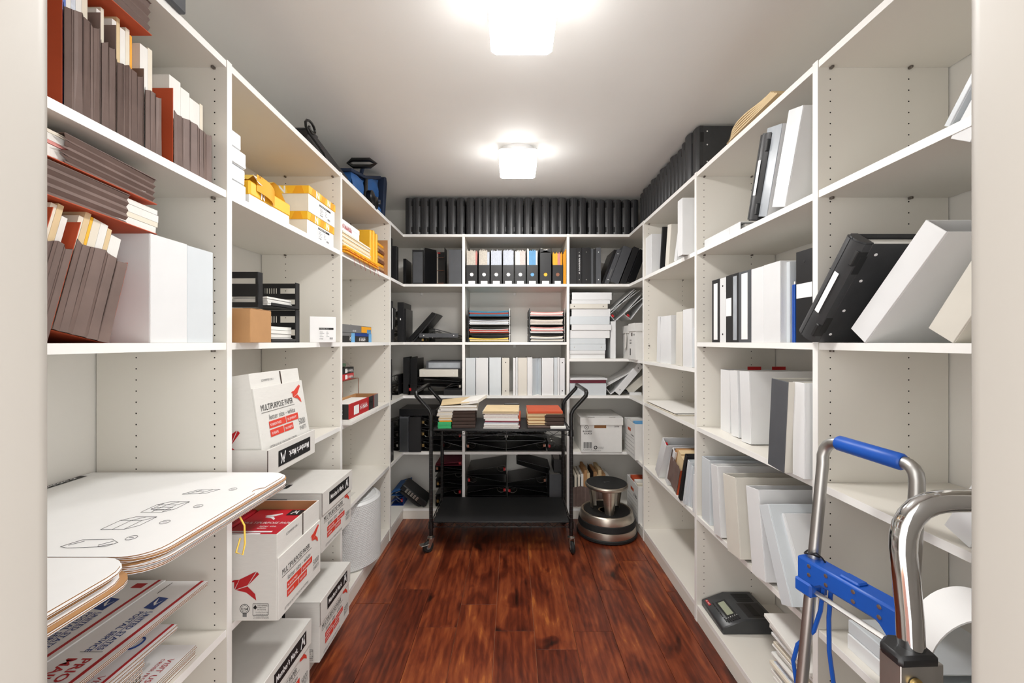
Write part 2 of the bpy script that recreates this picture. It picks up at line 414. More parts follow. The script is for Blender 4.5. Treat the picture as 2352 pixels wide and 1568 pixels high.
for yc, lab in ((1.367, 'square opal glass ceiling lamp nearer the doorway'), (2.483, 'square opal glass ceiling lamp nearer the back binders')):
    r = thing('ceiling_lamp', lab, 'lamp', TR(.032, yc, H+ZC))
    obj('ceiling_plate', MB().lathe([(.105, -.028), (.112, -.02), (.112, 0)], 'whitep', 36).mesh('ceiling_plate', 0, 40), r)
    a, b = .112, .106; mb = MB()
    def ring(h, z, c):
        return [(sx_*(h-(c if k else 0)), sy_*(h-(0 if k else c)), z) for sx_, sy_, ks in ((1, -1, (1, 0)), (1, 1, (0, 1)), (-1, 1, (1, 0)), (-1, -1, (0, 1))) for k in ks]
    rings = [ring(a-.004, -.030, .012), ring(a, -.034, .012), ring(b+.001, -.112, .012), ring(b-.003, -.1185, .012), ring(b-.012, -.1205, .012)]
    vs = [v for q in rings for v in q]; n = 8
    fs = [(i*n+j, i*n+(j+1) % n, (i+1)*n+(j+1) % n, (i+1)*n+j) for i in range(len(rings)-1) for j in range(n)]
    fs = [f[::-1] for f in fs]
    mb.add(vs, fs[:16], 'opals'); mb.add(vs, [tuple(range(n))], 'whitep'); mb.add(vs, fs[16:]+[tuple(range(5*n-1, 4*n-1, -1))], 'opal'); obj('glass_shade', mb.mesh('glass_shade', 0, 30), r)
# ================================================================ builders of the things on the shelves
def spine_patch(root, w, z0, z1, m, inset=.006):
    plate(root, fr(inset, z0), w-2*inset, z1-z0, m, 'spine_label')
def ring_binder(M, w, h, dep, m, label, group=None, pages='paper', rings=False, wedge=None, rivets=False, patch=None, booster=False, title=None, cover=None, boosters=('red', 'red')):
    """upright binder: spine at y=0 facing -y, thickness along x, height along z"""
    r = thing('ring_binder', label, 'binder', M, group); t = .0032
    w, h, dep = round(w, 3), round(h, 3), round(dep, 3); cm = cover or m
    bx('spine', r, (0, 0, 0, w, t, h), m, .001)
    bx('cover', r, (0, t, 0, t, dep, h), cm, .001)
    if wedge is None: bx('cover', r, (w-t, t, 0, w, dep, h), cm, .001)
    else:
        key = ('wedge', w, h, dep, wedge, cm)
        obj('cover', cached(key, lambda: MB().prism([(w-t, t), (w, t), (wedge+t, dep), (wedge, dep)], 0, h, cm).mesh('cover', .0006)), r)
    if pages:
        x1 = w-t-.004 if wedge is None else max(t+.006, wedge)
        bx('pages', r, (t+.003, .022, .006, max(x1, t+.006), dep-.014, h-.016), pages, 0)
    if rings:
        rr = min(max(w*.43, .011), .034)
        bx('ring_plate', r, (w/2-min(.011, w*.3), t, .02, w/2+min(.011, w*.3), t+.004, h-.02), 'metal', .001)
        def arc(z):
            return [(w/2+rr*.93*math.sin(a), t+.004+rr+rr*-math.cos(a), z) for a in [2*math.pi*i/14 for i in range(14)]]
        for z in (.055, h/2, h-.055):
            obj('ring', cached(('ring', w, h, z), lambda: MB().tube(arc(z), .0022, 'metal', 6, True).mesh('ring', 0, 60)), r)
        if booster:
            for z, c in ((.016, boosters[0]), (h-.024, boosters[1])):
                bx('booster_tab', r, (w/2-.011, t+.004, z-.010, w/2+.011, t+.020, z+.010), c, .002)
    if rivets:
        for z in (.035, h-.035):
            obj('rivet', cached(('rivet', rivets), lambda: MB().lathe([(.0042, 0), (.0036, .0012), (.0001, .0016)], rivets, 10).mesh('rivet', 0, 40)), r, fr(w/2, z, 0))
    if patch:
        z0, z1, pm, ins = patch
        plate(r, fr(ins, z0), w-2*ins, z1-z0, pm, 'spine_label')
    if title:
        txt, tm, ts = title
        lettering(r, txt, AX((0, 0, 1), (-1, 0, 0), (0, -1, 0), (w/2+ts*.35, -.0012, h*.3)), ts, tm)
    return r
def case_binder(M, w, h, dep, label, group=None, flip=False, pages=True, rivets=False, patch=False):
    """moulded plastic binder with a rounded spine, hinge slots and a groove"""
    r = thing('plastic_case_binder', label, 'binder', M, group); w, h, dep = round(w, 3), round(h, 3), round(dep, 3)
    def spine():
        mb = MB(); n = 7; c = .012; pts = []
        for i in range(n+1):
            u = i/n; pts.append((w*u, .012-.012*math.sin(math.pi*u)**.6))
        g = w*.42
        pts = [p for p in pts if p[0] < g-.002]+[(g-.0016, .0008), (g-.0006, .0035), (g+.0006, .0035), (g+.0016, .0008)]+[p for p in pts if p[0] > g+.002]
        pts += [(w, .03), (0, .03)]
        mb.prism(pts, .004, h-.004, 'case'); mb.prism([(p[0]*.9+w*.05, p[1]+.004) for p in pts], 0, .004, 'case'); mb.prism([(p[0]*.9+w*.05, p[1]+.004) for p in pts], h-.004, h, 'case')
        return mb.mesh('spine', 0, 30)
    obj('spine', cached(('cspine', w, h), spine), r)
    for x in (0, w-.005):
        bx('cover', r, (x, .03, 0.002, x+.005, dep, h-.002), 'case', .0015)
    if pages: bx('pages', r, (.009, .05, .01, w-.009, dep-.012, h-.014), 'paper', 0)
    xs = (-.0008 if flip else w-.0110)
    for z in (.022, h-.062):
        bx('hinge_slot', r, (xs, .0035, z, xs+.0118, .032, z+.040), 'caseb', .002)
    if rivets:
        for x, dx in ((0, -1), (w, 1)):
            for z in (.03, h*.36, h*.66, h-.03):
                obj('rivet', cached(('rivet', 'whitep'), lambda: MB().lathe([(.0042, 0), (.0036, .0012), (.0001, .0016)], 'whitep', 10).mesh('rivet', 0, 40)), r,
                    AX((0, -dx, 0), (0, 0, 1), (dx, 0, 0), (x+dx*.0, .052, z)) if True else None)
            for z in (.035, h-.085):
                x0 = x-.0012 if dx < 0 else x-.0008
                bx('grip_slot', r, (x0, .016, z, x0+.002, .034, z+.05), 'caseb', .0006)
    if patch: plate(r, fr(w*.5, h*.3, .0008), w*.26, h*.4, 'whitep', 'spine_label')
    return r
def up(w, pxa, pxb, z, h, m, label, group=None, d=.012, dep=.27, lean=0, **k):
    """binder standing on shelf z between two image columns of the shelving front (measured at its foot)"""
    a, b = sx(w, pxa, d), sx(w, pxb, d); wd_ = abs(b-a); lo = min(a, b)
    if lean > 0: M = at(w, max(a, b), d, z, lean) @ TR(-wd_, 0, 0)
    else: M = at(w, lo, d, z, lean)
    return ring_binder(M, wd_, h, dep, m, label, group, **k)
def flat(w, pxa, pxb, z0, th, m, label, group=None, d=.012, dep=.27, yaw=0, **k):
    """binder lying on its cover, spine towards the aisle"""
    a, b = sorted((sx(w, pxa, d), sx(w, pxb, d)))
    M = WMX[w] @ TR(b, d, z0) @ RZ(yaw) @ AX((0, 0, 1), (0, 1, 0), (-1, 0, 0))
    return ring_binder(M, th, b-a, dep, m, label, group, **k)
def endon(w, pxa, pxb, z0, th, label, group=None, d=.02, spine='l', m='blackv', h=.29, wedge=.012, rot=0, booster=True, **k):
    """binder lying down with its short end to the viewer: wedge outline, rings in view"""
    a, b = sorted((sx(w, pxa, d), sx(w, pxb, d))); dep = b-a
    if spine == 'l': A = WMX[w] @ TR(a, d, z0) @ RY(-rot) @ AX((0, 0, 1), (1, 0, 0), (0, 1, 0))
    else: A = WMX[w] @ TR(b, d+h, z0) @ RY(rot) @ AX((0, 0, 1), (-1, 0, 0), (0, -1, 0))
    return ring_binder(A, th, h, dep, m, label, group, pages=None, rings=True, wedge=wedge, booster=booster, **k)
def sheets(root, x0, y0, z0, lx, ly, hz, n, mats, jit=.006, name='folder', bend=0):
    """n layers piled up, each a part of its own"""
    t = hz/n
    for i in range(n):
        dx, dy = rnd(-jit, jit), rnd(-jit, jit); m = mats[i % len(mats)]
        mb = MB()
        if bend:
            nn = 6
            mb.grid(nn, 1, lambda u, v: (x0+dx+u*lx, y0+dy+v*ly, z0+i*t+t*.9+bend*(u-.5)**2*(i+1)/n), m)
            mb.grid(nn, 1, lambda u, v: (x0+dx+u*lx, y0+dy, z0+i*t+v*t*.9+bend*(u-.5)**2*(i+v)/n), m)
            mb.grid(nn, 1, lambda u, v: (x0+dx+(1-u)*lx, y0+dy+ly, z0+i*t+v*t*.9+bend*(u-.5)**2*(i+v)/n), m)
            for sgn, xx in ((0, x0+dx), (1, x0+dx+lx)):
                mb.grid(1, 1, lambda u, v: (xx, y0+dy+(u if sgn else 1-u)*ly, z0+i*t+v*t*.9+bend*.25*(i+v)/n), m)
        else: mb.box(x0+dx, y0+dy, z0+i*t, x0+dx+lx, y0+dy+ly, z0+i*t+t*.93, m)
        obj(name, mb.mesh(name), root)
def gusset(w, dep0, h, n=4, amp=.006, mA='pocket', top=None):
    """accordion side of an expanding pocket in the plane y=0, thickness along x"""
    mb = MB(); k = n*2; top = top or (lambda u: h)
    P = [(w*i/k, (amp if i % 2 else 0)+rnd(-.001, .001)) for i in range(k+1)]
    P = [(p[0]+(rnd(-.3, .3)*w/k if 0 < i < k else 0), p[1]) for i, p in enumerate(P)]
    for i in range(k):
        a, b = P[i], P[i+1]; ha, hb = top(i/k), top((i+1)/k)
        mb.quad((a[0], a[1], 0), (b[0], b[1], 0), (b[0], b[1]+rnd(0, .004), hb), (a[0], a[1], ha), mA)
        mb.quad((b[0], b[1]+.0012, 0), (a[0], a[1]+.0012, 0), (a[0], a[1]+.0012, ha), (b[0], b[1]+.0012, hb), mA)
    return mb.mesh('gusset')
def pocket(M, w, h, dep, label, group=None, covers=('orange', 'pocket'), n=4, gh=None, fill=(), hc=None):
    """expanding file pocket: two boards, accordion gusset towards the viewer, papers inside"""
    r = thing('expanding_file_pocket', label, 'file pocket', M, group); t = .0015; gh = gh or h*.75
    bx('cover', r, (0, 0, 0, t, dep, hc or h), covers[0], .0004); bx('cover', r, (w-t, 0, 0, w, dep, hc or gh), covers[1], .0004)
    g = obj('gusset', gusset(w-2*t, dep, gh, n, top=lambda u: gh*(1-.05*math.sin(u*9)*.5)), r, TR(t, -.002, 0))
    bx('base', r, (t, .014, 0, w-t, dep, .0015), covers[0], 0)
    x = .008
    for i, (fw, fh, fm) in enumerate(fill):
        fw = fw*(w-.014); bx('papers', r, (x, .016, .004, x+fw-.0006, dep-.01-rnd(0, .01), fh), fm, 0); x += fw
    return r

def marks(parent, M, w, h, n=8, m='inkg'):
    """small print too fine to read: a run of short strokes"""
    n = int(n*1.7); mb = MB(); st = w/n
    for i in range(n):
        k = (i*5+i//3+3) % 7
        if k == 6: continue
        mb.box(i*st, 0, 0, i*st+st*.26, h*(1 if k % 3 else .72), .0004, m).box(i*st+st*.26, h*(.1+.12*(k % 4)), 0, i*st+st*.72, h*(.28+.12*(k % 4)), .0004, m)
    o = obj('fine_print', mb.mesh('fine_print'), parent, M); o['kind'] = 'stuff'; return o
# ================================================================ black binders on top of the shelving
G1 = 'black plastic case binders lined up on top of the corner shelving'
L1 = 'black plastic case binder in the long row on top of the corner shelving'
lefts = [930.5, 947.2, 966, 985.6, 1006.7, 1028, 1048.3, 1071, 1090.4, 1108, 1127, 1145, 1164.7, 1184, 1204, 1225.6, 1244.4, 1264.6, 1282.3, 1309.5, 1329, 1351, 1371, 1390.6, 1410, 1431, 1451]
tops = [457, 456.5, 454, 453.5, 455, 455, 454, 455, 456, 453, 453, 452.5, 455, 453, 453, 456, 455, 453, 453, 456, 453.5, 459, 458, 459.5, 459, 460, 460]
for i, (p, t) in enumerate(zip(lefts, tops)):
    q = lefts[i+1] if i+1 < len(lefts) else p+17
    wd_ = min((q-p)*YB/F*.97, .0605); d = .012; h = .286 if t < 457.5 else .274
    case_binder(at('B', sx('B', p, d), d+(0 if h > .28 else .004), ZT), wd_, h, .27, L1, G1, flip=(p > 1225))
case_binder(at('B', sx('B', 1303.2, .02), .02, ZT), .018, .282, .26, 'thin black plastic case binder squeezed into the row on the corner shelving', None)
G2 = 'black plastic case binders lined up on top of the shelving behind the trolley'
y = 3.125; d = .058; i = 0
while y > 2.33:
    case_binder(at('R', -y, d, ZT), .0555, .276+.012*(i % 3 == 1), .27, 'black plastic case binder in the row on top of the shelving behind the trolley', G2, flip=True, pages=False)
    y -= .0585; i += 1
case_binder(at('R', -2.302, .05, ZT), .075, .296, .28, 'wide black plastic case binder, second from the end of its row', None, flip=True)
case_binder(at('R', -2.224, .058, ZT), .075, .292, .28, 'wide black plastic case binder with riveted cover ending its row', None, flip=True, rivets=True)
# kraft envelopes on top
r = thing('kraft_envelope_pile', 'pile of curled kraft envelopes on top of the shelving', 'envelopes', at('R', -1.74, .0, ZT))
for k in range(5):
    zt_ = .006+k*.008
    mb = MB(); nn = 10
    def zf(u, k=k): return zt_*(1-.9*max(0, .12-u)/.12)+.012*math.sin(u*5)*k/5+.010*u
    lx = .33-.012*k
    mb.grid(nn, 2, lambda u, v: (u*lx, v*.24, zf(u)+.004), 'manila'); mb.grid(nn, 2, lambda u, v: ((1-u)*lx, v*.24, zf(1-u)-.002), 'manila')
    mb.grid(nn, 1, lambda u, v: (u*lx, 0, zf(u)-.002+v*.006), 'manila'); mb.grid(1, 1, lambda u, v: (lx, u*.24, zf(1)-.002+v*.006), 'manila')
    obj('envelope', mb.mesh('envelope', 0, 60), r, TR(.004*k, 0, 0))
# ================================================================ back wall, second shelf
z = Z2
up('B', 947, 972.6, z, .268, 'black', 'black binder with worn grey spine next to the open binder', d=.02, patch=(.012, .25, 'grey', .006))
up('B', 1030.5, 1060, z, .268, 'grey', 'wide charcoal binder standing against the shelf divider beside magazine files', d=.012, rivets=None)
# standing in the corner, their covers to the viewer
ring_binder(at('L', 2.93, .02, z), .045, .292, .25, 'blackv', 'tall black binder in the left corner beside the envelope shelf', None)
ring_binder(at('L', 3.10, .025, z), .05, .27, .24, 'black', 'black binder in the corner behind the tallest black binder', None)
ring_binder(at('B', sx('B', 926, .05), .05, z), .022, .205, .18, 'blackv', 'short thin black binder standing in the corner of the second shelf', None)
# open binder standing with rings towards the viewer
r = thing('open_ring_binder', 'black binder standing open with its steel rings showing', 'binder', at('B', sx('B', 1001, .10), .10, z))
bx('spine', r, (0, .018, 0, .085, .021, .27), 'blackv', .001)
obj('cover', MB().prism([(0, .018), (.003, .018), (-.075, -.085), (-.078, -.085)], 0, .285, 'blackv').mesh('cover', .0006), r)
obj('cover', MB().prism([(.082, .018), (.085, .018), (.085, -.085), (.082, -.085)], 0, .285, 'blackv').mesh('cover', .0006), r)
bx('ring_plate', r, (.006, .012, .004, .016, .018, .268), 'metal', .001)
for zr_ in (.018, .12, .222):
    tb('ring', r, [(.010, .012, zr_), (.014, -.004, zr_), (.030, -.012, zr_), (.062, -.012, zr_), (.072, 0, zr_), (.074, .014, zr_)], .0022, 'copper', 6)
bx('booster_tab', r, (.012, -.004, .256, .036, .012, .262), 'red', .001)
# magazine files
def mag_file(pxa, pxb, label, fills, group=None, tall=False, hole='whitep'):
    a, b = sx('B', pxa, .012), sx('B', pxb, .012); w = b-a
    r = thing('magazine_file', label, 'magazine file', at('B', a, .012, Z2), group); hf = .148 if not tall else .278; hb = .285; dp = .24; t = .0025
    mb = MB(); n = 12; cx_, cz, rr = w/2, .075, .0145
    rim = [(cx_+rr*math.cos(2*math.pi*(i+.5)/n), cz+rr*math.sin(2*math.pi*(i+.5)/n)) for i in range(n)]
    def outer(a_):
        c, s_ = math.cos(a_), math.sin(a_); k = min((w/2)/max(abs(c), 1e-6), ((hf-cz) if s_ > 0 else cz)/max(abs(s_), 1e-6)); return (cx_+c*k, cz+s_*k)
    out = [outer(2*math.pi*(i+.5)/n) for i in range(n)]
    for i in range(n):
        j = (i+1) % n
        mb.add([(rim[i][0], 0, rim[i][1]), (rim[j][0], 0, rim[j][1]), (out[j][0], 0, out[j][1]), (out[i][0], 0, out[i][1])], [(0, 1, 2, 3)], 'black')
    for cx2, cz2 in ((0, 0), (w, 0), (0, hf), (w, hf)):
        k = min(range(n), key=lambda i: (out[i][0]-cx2)**2+(out[i][1]-cz2)**2)
        near = sorted(range(n), key=lambda i: (out[i][0]-cx2)**2+(out[i][1]-cz2)**2)[:2]
        p, q = out[near[0]], out[near[1]]
        mb.add([(p[0], 0, p[1]), (cx2, 0, cz2), (q[0], 0, q[1])], [(0, 1, 2)], 'black')
    obj('front_panel', mb.mesh('front_panel'), r)
    for x in (0, w-t):
        obj('side_panel', cached(('mfs', hf, x == 0), lambda: MB().prism([(0.0, 0), (dp, 0), (dp, hb), (.11, hb), (0, hf)], 0, t, 'black', 'x').mesh('side_panel')), r, TR(x, 0, 0))
    bx('back_panel', r, (0, dp-t, 0, w, dp, hb), 'black', 0); bx('base', r, (0, 0, 0, w, dp, .0025), 'black', 0)
    plate(r, fr(.018, .0005), w-.036, .024, 'whitep', 'label_card')
    bx('contents_edge', r, (cx_-.016, .004, cz-.016, cx_+.016, .006, cz+.016), hole, 0)
    x = t+.001
    for fw, fh, fm in fills:
        k = fw*(w-2*t-.002); nsh = max(2, int(k/.004))
        for i in range(nsh):
            q = rnd(-.006, .012) if i % 2 else rnd(-.004, .004)
            bx('papers', r, (x+k*i/nsh, .012+rnd(0, .004), .004, x+k*(i+.86)/nsh, dp-.012, round(fh+q, 3)), fm, 0)
        x += k
    return r
GM = 'black magazine files of white leaflets'
mag_file(1070.5, 1096.6, 'black magazine file of checked cream leaflets against the shelf divider', [(.85, .262, 'plaid'), (.15, .25, 'pink')], None)
mag_file(1098.9, 1124.9, 'black magazine file of checked cream leaflets, second from the divider', [(.8, .264, 'plaid'), (.2, .255, 'bluewhite')])
mag_file(1126.7, 1153.2, 'black magazine file filled with bluish white leaflets', [(1, .262, 'bluewhite')], GM)
mag_file(1154.7, 1180.7, 'black magazine file filled with bluish white leaflets', [(1, .266, 'bluewhite')], GM)
mag_file(1182.3, 1208.3, 'black magazine file with white and pinkish leaflets', [(.45, .258, 'paper'), (.55, .262, 'pinkwhite')])
mag_file(1209.8, 1235.9, 'black magazine file filled with light blue booklets', [(.18, .275, 'paper'), (.66, .262, 'lightblue'), (.16, .262, 'paper')], hole='lightblue')
mag_file(1239.7, 1266.5, 'black magazine file turned round, its tall back outward', [(1, .27, 'paper')], tall=True, hole='yellow')
mag_file(1268.8, 1293.3, 'black magazine file filled with yellow and orange booklets', [(.5, .24, 'yellow'), (.3, .24, 'pink'), (.2, .24, 'goldenrod')], hole='copper')
r = thing('yellow_envelope_bundle', 'yellow envelopes standing between the magazine files and divider', 'envelopes', at('B', sx('B', 1294.3), .012, Z2))
for k in range(4): bx('envelope', r, (k*.0055, rnd(0, .01), 0, k*.0055+.0045, .22, .235+.012*k), 'goldenrod', 0)
# black binders on the second shelf, right corner
for pa, pb, tp_, m, lab, kw in (
    (1309.2, 1324.8, 568.5, 'black', 'plain black binder against the divider beside the titled binder', {}),
    (1325.3, 1336, 568, 'black', 'slim black binder with white title lettering on its spine', dict(rivets='metal', script=True)),
    (1336.5, 1357.3, 567.5, 'black', 'wide plain black binder next to the titled binder', dict(rivets='metal')),
    (1357.6, 1363, 570, 'grey', 'thin scuffed grey spiral notebook between black binders', {}),
    (1363.2, 1368.4, 571, 'black', 'thin black booklet between the grey notebook and riveted binder', {}),
    (1369, 1380.3, 567.5, 'grey', 'dark grey binder with bright rivets before the leaning binders', dict(rivets='whitep'))):
    sc = kw.pop('script', None); q = up('B', pa, pb, z, zz('B', 1, tp_)-z, m, lab, d=.012, **kw)
    if sc: marks(q, AX((0, 0, 1), (-1, 0, 0), (0, -1, 0), (.024, -.001, .08)), .15, .012, 11, 'whitep')
for pb, wd_, hh, m, lab, kw in (
    (1386, .018, .285, 'blackv', 'thin black binder, first of the leaning binders', {}),
    (1397.6, .034, .285, 'grey', 'grey leaning binder with pale title strip on the spine', dict(patch=(.05, .12, 'inkg', .012), rivets='whitep')),
    (1420, .068, .30, 'grey', 'wide grey leaning binder in the corner of the second shelf', {}),
    (1437, .045, .30, 'black', 'black leaning binder beside the wide grey leaning binder', {}),
    (1456, .055, .275, 'blackv', 'black leaning binder deepest in the corner', {})):
    up('B', pb-5, pb, z, hh, m, lab, d=.012, lean=21, **kw) if False else ring_binder(at('B', sx('B', pb, .03), .03, z, 21) @ TR(-wd_, 0, 0), wd_, hh, .25, m, lab, None, **kw)
ring_binder(at('R', -2.93, .05, z), .035, .26, .2, 'blackv', 'black binder standing beside the leaning binders in the corner', None)
# ================================================================ back wall, third shelf
z = Z3
ring_binder(at('B', sx('B', 913, .03), .03, z), .046, .31, .25, 'black', 'tall black binder standing in the corner beside the leaning pair', None, patch=(.17, .185, 'whitep', .019))
ring_binder(at('B', sx('B', 928.6, .06), .06, z), .012, .262, .22, 'blackv', 'thin black folder behind the tall corner binder', None)
ring_binder(at('L', 2.91, .01, z, 0), .05, .29, .25, 'black', 'black binder with white spine strip in the corner', None, patch=(.09, .24, 'whitep', .018))
ring_binder(at('L', 3.00, .03, z, 12), .045, .26, .24, 'black', 'black leaning binder in the corner of the third shelf', None, rings=True)
ring_binder(at('B', sx('B', 944, .10), .10, z, 42) @ TR(-.035, 0, 0), .035, .29, .24, 'blackv', 'black binder propped at a slant behind the open one', None, pages=None)
ring_binder(at('B', sx('B', 951, .06), .06, z, 40) @ TR(-.012, 0, 0), .012, .285, .26, 'black', 'black cover board propped at a slant', None, pages=None)
endon('B', 985, 1060, z, .115, 'black binder gaping open with big rings, behind a flat one', None, d=.09, spine='l', wedge=.045, h=.26)
flat('B', 963, 1052.5, z+.035, .032, 'grey', 'slim dark grey binder lying flat on top of open rings', d=.015, dep=.07, rivets='whitep', patch=(.11, .18, 'grey', .003), pages=None)
endon('B', 966, 1052, z, .034, 'black binder lying open with brass-coloured rings under the flat spine', None, d=.03, spine='l', wedge=.02, h=.26, booster=True, boosters=('brass', 'brass'))
# letter tray towers
def tray_tower(pxa, pxb, label, fills, d=.02):
    a, b = sx('B', pxa, d), sx('B', pxb, d); w = b-a; r = thing('letter_tray_tower', label, 'letter trays', at('B', a, d, Z3)); dp = .30
    for k in range(4):
        z0 = k*.0655; t = obj('tray', MB().box(0, 0, z0, w, dp, z0+.004, 'black').box(0, 0, z0+.004, .012, .006, z0+.018, 'black').box(w-.012, 0, z0+.004, w, .006, z0+.018, 'black')
                .box(0, .01, z0+.004, .004, dp, z0+.055, 'black').box(w-.004, .01, z0+.004, w, dp, z0+.055, 'black').box(0, dp-.004, z0+.004, w, dp, z0+.05, 'smoke').mesh('tray', .0008), r)
        for x in (.003, w-.009):
            bx('upright', t, (x, -.002, z0+.004, x+.006, .012, z0+.0655), 'smoke' if x < .01 else 'metal', .001)
        hh, mats_, n = fills[k]
        sheets(r, .014, .012, z0+.006, w-.03, dp-.03, hh, n, mats_, .005, 'papers', bend=.03)
tray_tower(1073.5, 1172.5, 'black four-tier letter tray tower with colourful magazines on top', [(.022, ['yellow2', 'ivory', 'plaid', 'yellow2'], 5), (.026, ['orange', 'red', 'paper'], 6), (.03, ['paper', 'bluewhite'], 6), (.036, ['lightblue', 'teal', 'maroon', 'orange'], 6)])
tray_tower(1214.5, 1298, 'black four-tier letter tray tower with white brochures beside the divider', [(.036, ['paper', 'ivory', 'inkg'], 5), (.042, ['paper', 'pinkwhite', 'pink'], 6), (.034, ['ivory', 'pinkwhite'], 5), (.03, ['paper', 'pink', 'paper'], 5)])
# ================================================================ back wall, third shelf right: pile of white binders
z = Z3R; zc = z
pile = [(1180+745/5.806, 1180+1217/5.806, 938, 1000, 'white'), (1308.6, 1390, 888, 936, 'white'), (1308.8, 1391.5, 800, 884, 'cool'), (1308.8, 1391, 718, 797, 'cool'),
        (1309.2, 1400.5, 597, 703, 'white'), (1312.6, 1404, 525, 600, 'white'), (1309.2, 1400.5, 415, 522, 'cool'), (1313, 1402, 310, 413, 'white'), (1308.8, 1396, 240, 305, 'cream'), (1312.6, 1401.3, 188, 240, 'white'), (1314, 1405.3, 85, 185, 'white')]
names = ['at the bottom of the pile', 'second from the bottom of the pile', 'third from the bottom with metal rivets', 'fourth from the bottom of the pile', 'fifth from the bottom of the pile', 'sixth from the bottom, its cover wrinkled', 'bluish, seventh from the bottom of the pile', 'fourth from the top of the pile', 'third from the top with dark rivets', 'second from the top of the pile', 'topmost of the pile under the black binders']
sc_ = (zz('B', 1, 650+85/5.806)-z)/(1000-85)
for (a, b, t0, t1, m), nm in zip(pile, names):
    th = (t1-t0)*sc_
    flat('B', a, b, zc, th-.0006, m, 'white binder lying flat, '+nm, None, d=.015+rnd(0, .01), dep=.27, pages=None, rivets={'cream': 'ink'}.get(m, 'metal' if 'metal' in nm else None))
    zc += (1000-t0)*sc_-(zc-z) if False else th
up('B', 1402.3, 1414.3, z, .29, 'white', 'white binder standing between the pile and the storage boxes', d=.03)
# storage boxes of the corner
def lidbox(M, w, dp, h, label, group=None, lid=.055, over=.006, mb_='cartonb', name='storage_box', lidm=None, nolid=False):
    r = thing(name, label, 'box', M, group); t = .003
    mb = MB().box(0, 0, 0, w, t, h, mb_).box(0, dp-t, 0, w, dp, h, mb_).box(0, t, 0, t, dp-t, h, mb_).box(w-t, t, 0, w, dp-t, h, mb_).box(t, t, 0, w-t, dp-t, t, mb_)
    b = obj('body', mb.mesh('body', .0008), r)
    l = None
    if not nolid:
        o = over; lm = lidm or mb_
        l = obj('lid', MB().box(-o, -o, h-lid, w+o, -.0008, h+.004, lm).box(-o, dp+.0008, h-lid, w+o, dp+o, h+.004, lm).box(-o, -.0008, h-lid, -.0008, dp+.0008, h+.004, lm)
                .box(w+.0008, -.0008, h-lid, w+o, dp+.0008, h+.004, lm).box(-o, -o, h+.0008, w+o, dp+o, h+.004, lm).mesh('lid', .001), r)
    return r, b, l
def barcode(parent, M, w, h, n=16, m='ink'):
    mb = MB(); x = 0
    for i in range(n):
        bw = w/n*(.35+.5*((i*7) % 5)/5); mb.box(x, 0, 0, x+bw, h, .0003, m); x += w/n
    obj('barcode', mb.mesh('barcode'), parent, M)['kind'] = 'stuff'
r, b, l = lidbox(at('R', -3.325, -.012, z), .17, .38, .25, 'white lidded storage box with torn paper in the corner, beside the binder pile')
r2, b2, l2 = lidbox(at('R', -3.138, -.015, z), .165, .37, .262, 'white lidded storage box with printed barcode beside the shelf panel')
# its printed end faces the viewer across the corner
q = AX((0, 1, 0), (0, 0, 1), (1, 0, 0), (.1657, .05, 0))
marks(b2, q @ TR(.06, .18, 0), .05, .012, 5)
marks(b2, fr(.10, .175), .04, .016, 3, 'ink'); marks(b2, fr(.012, .135), .045, .014, 4, 'ink'); marks(b2, fr(.012, .115), .045, .014, 4, 'ink'); plate(b2, fr(.055, .172), .028, .026, 'darkbrown')
barcode(b2, fr(.014, .03) @ RZ(0), .03, .05, 10, 'inkg')
mbp = MB().prism([(0, 0), (.045, .02), (.06, .105), (.03, .135)], 0, .0012, 'paper'); obj('torn_flap', mbp.mesh('torn_flap'), r, fr(.085, .07, .012))
# leaning open binders above the boxes
ring_binder(at('B', sx('B', 1416, .05), .05, z+.272, 43) @ TR(-.07, 0, 0) , .07, .20, .26, 'white', 'white binder propped up steeply above the storage boxes, rings showing', None, pages=None, rings=True, booster=True) if False else None
def vee(px, py, ang, L, th, label, d=.03, dp=.27, booster=True, gap=.02):
    """binder on its spine corner, short end to the viewer, covers leaning up to the right"""
    M = at('B', sx('B', px, d), d+dp, zz('B', px, py, d), 0) @ RY(ang-90) @ AX((0, 0, 1), (1, 0, 0), (0, 1, 0)) @ TR(0, 0, -dp)
    return ring_binder(M, th, dp, L, 'white', label, None, pages=None, rings=True, booster=booster, wedge=gap)
vee(1399, 724, 47, .285, .022, 'slim white binder leaning steeply out of the pile beside red-tabbed rings', gap=.012)
vee(1413, 738, 50, .30, .088, 'white binder with red-tabbed rings leaning above the storage boxes', gap=.06)
vee(1449, 734, 38, .26, .07, 'white binder with red tab resting on a storage box lid', gap=.05)
# ================================================================ back wall, fourth shelf
z = Z4
row = [(1069.6, 1092, 'cool', {}), (1093.2, 1121.2, 'white', {}), (1123.8, 1150.8, 'cool', {}), (1153, 1170, 'cream', dict(rivets='ink')),
       (1178.5, 1184.5, 'white', {}), (1185.2, 1189, 'white', {}), (1189.6, 1210.5, 'cream', {}), (1211.2, 1222.4, 'white', {}), (1244.8, 1271.4, 'white', {}), (1272.6, 1280, 'cool', {}), (1280.4, 1285, 'white', {}), (1286, 1297.4, 'white', dict(rivets='ink'))]
labs = ['white binder against the divider, below the colourful tray tower', 'wide white binder, second from the divider below the tray tower', 'wide bluish white binder, third from the divider', 'cream binder with two dark rivets on its spine',
        'very thin white folder after the riveted cream binder', 'thinnest white folder in the row of white binders', 'cream white binder with plain wide spine in the middle of its row', 'narrow white binder whose cover stands open beside it', 'wide white binder after the open gap in its row',
        'narrow bluish binder near the end of the white row', 'very thin white folder near the end of the white row', 'narrow white binder with two dark rivets at the end of its row']
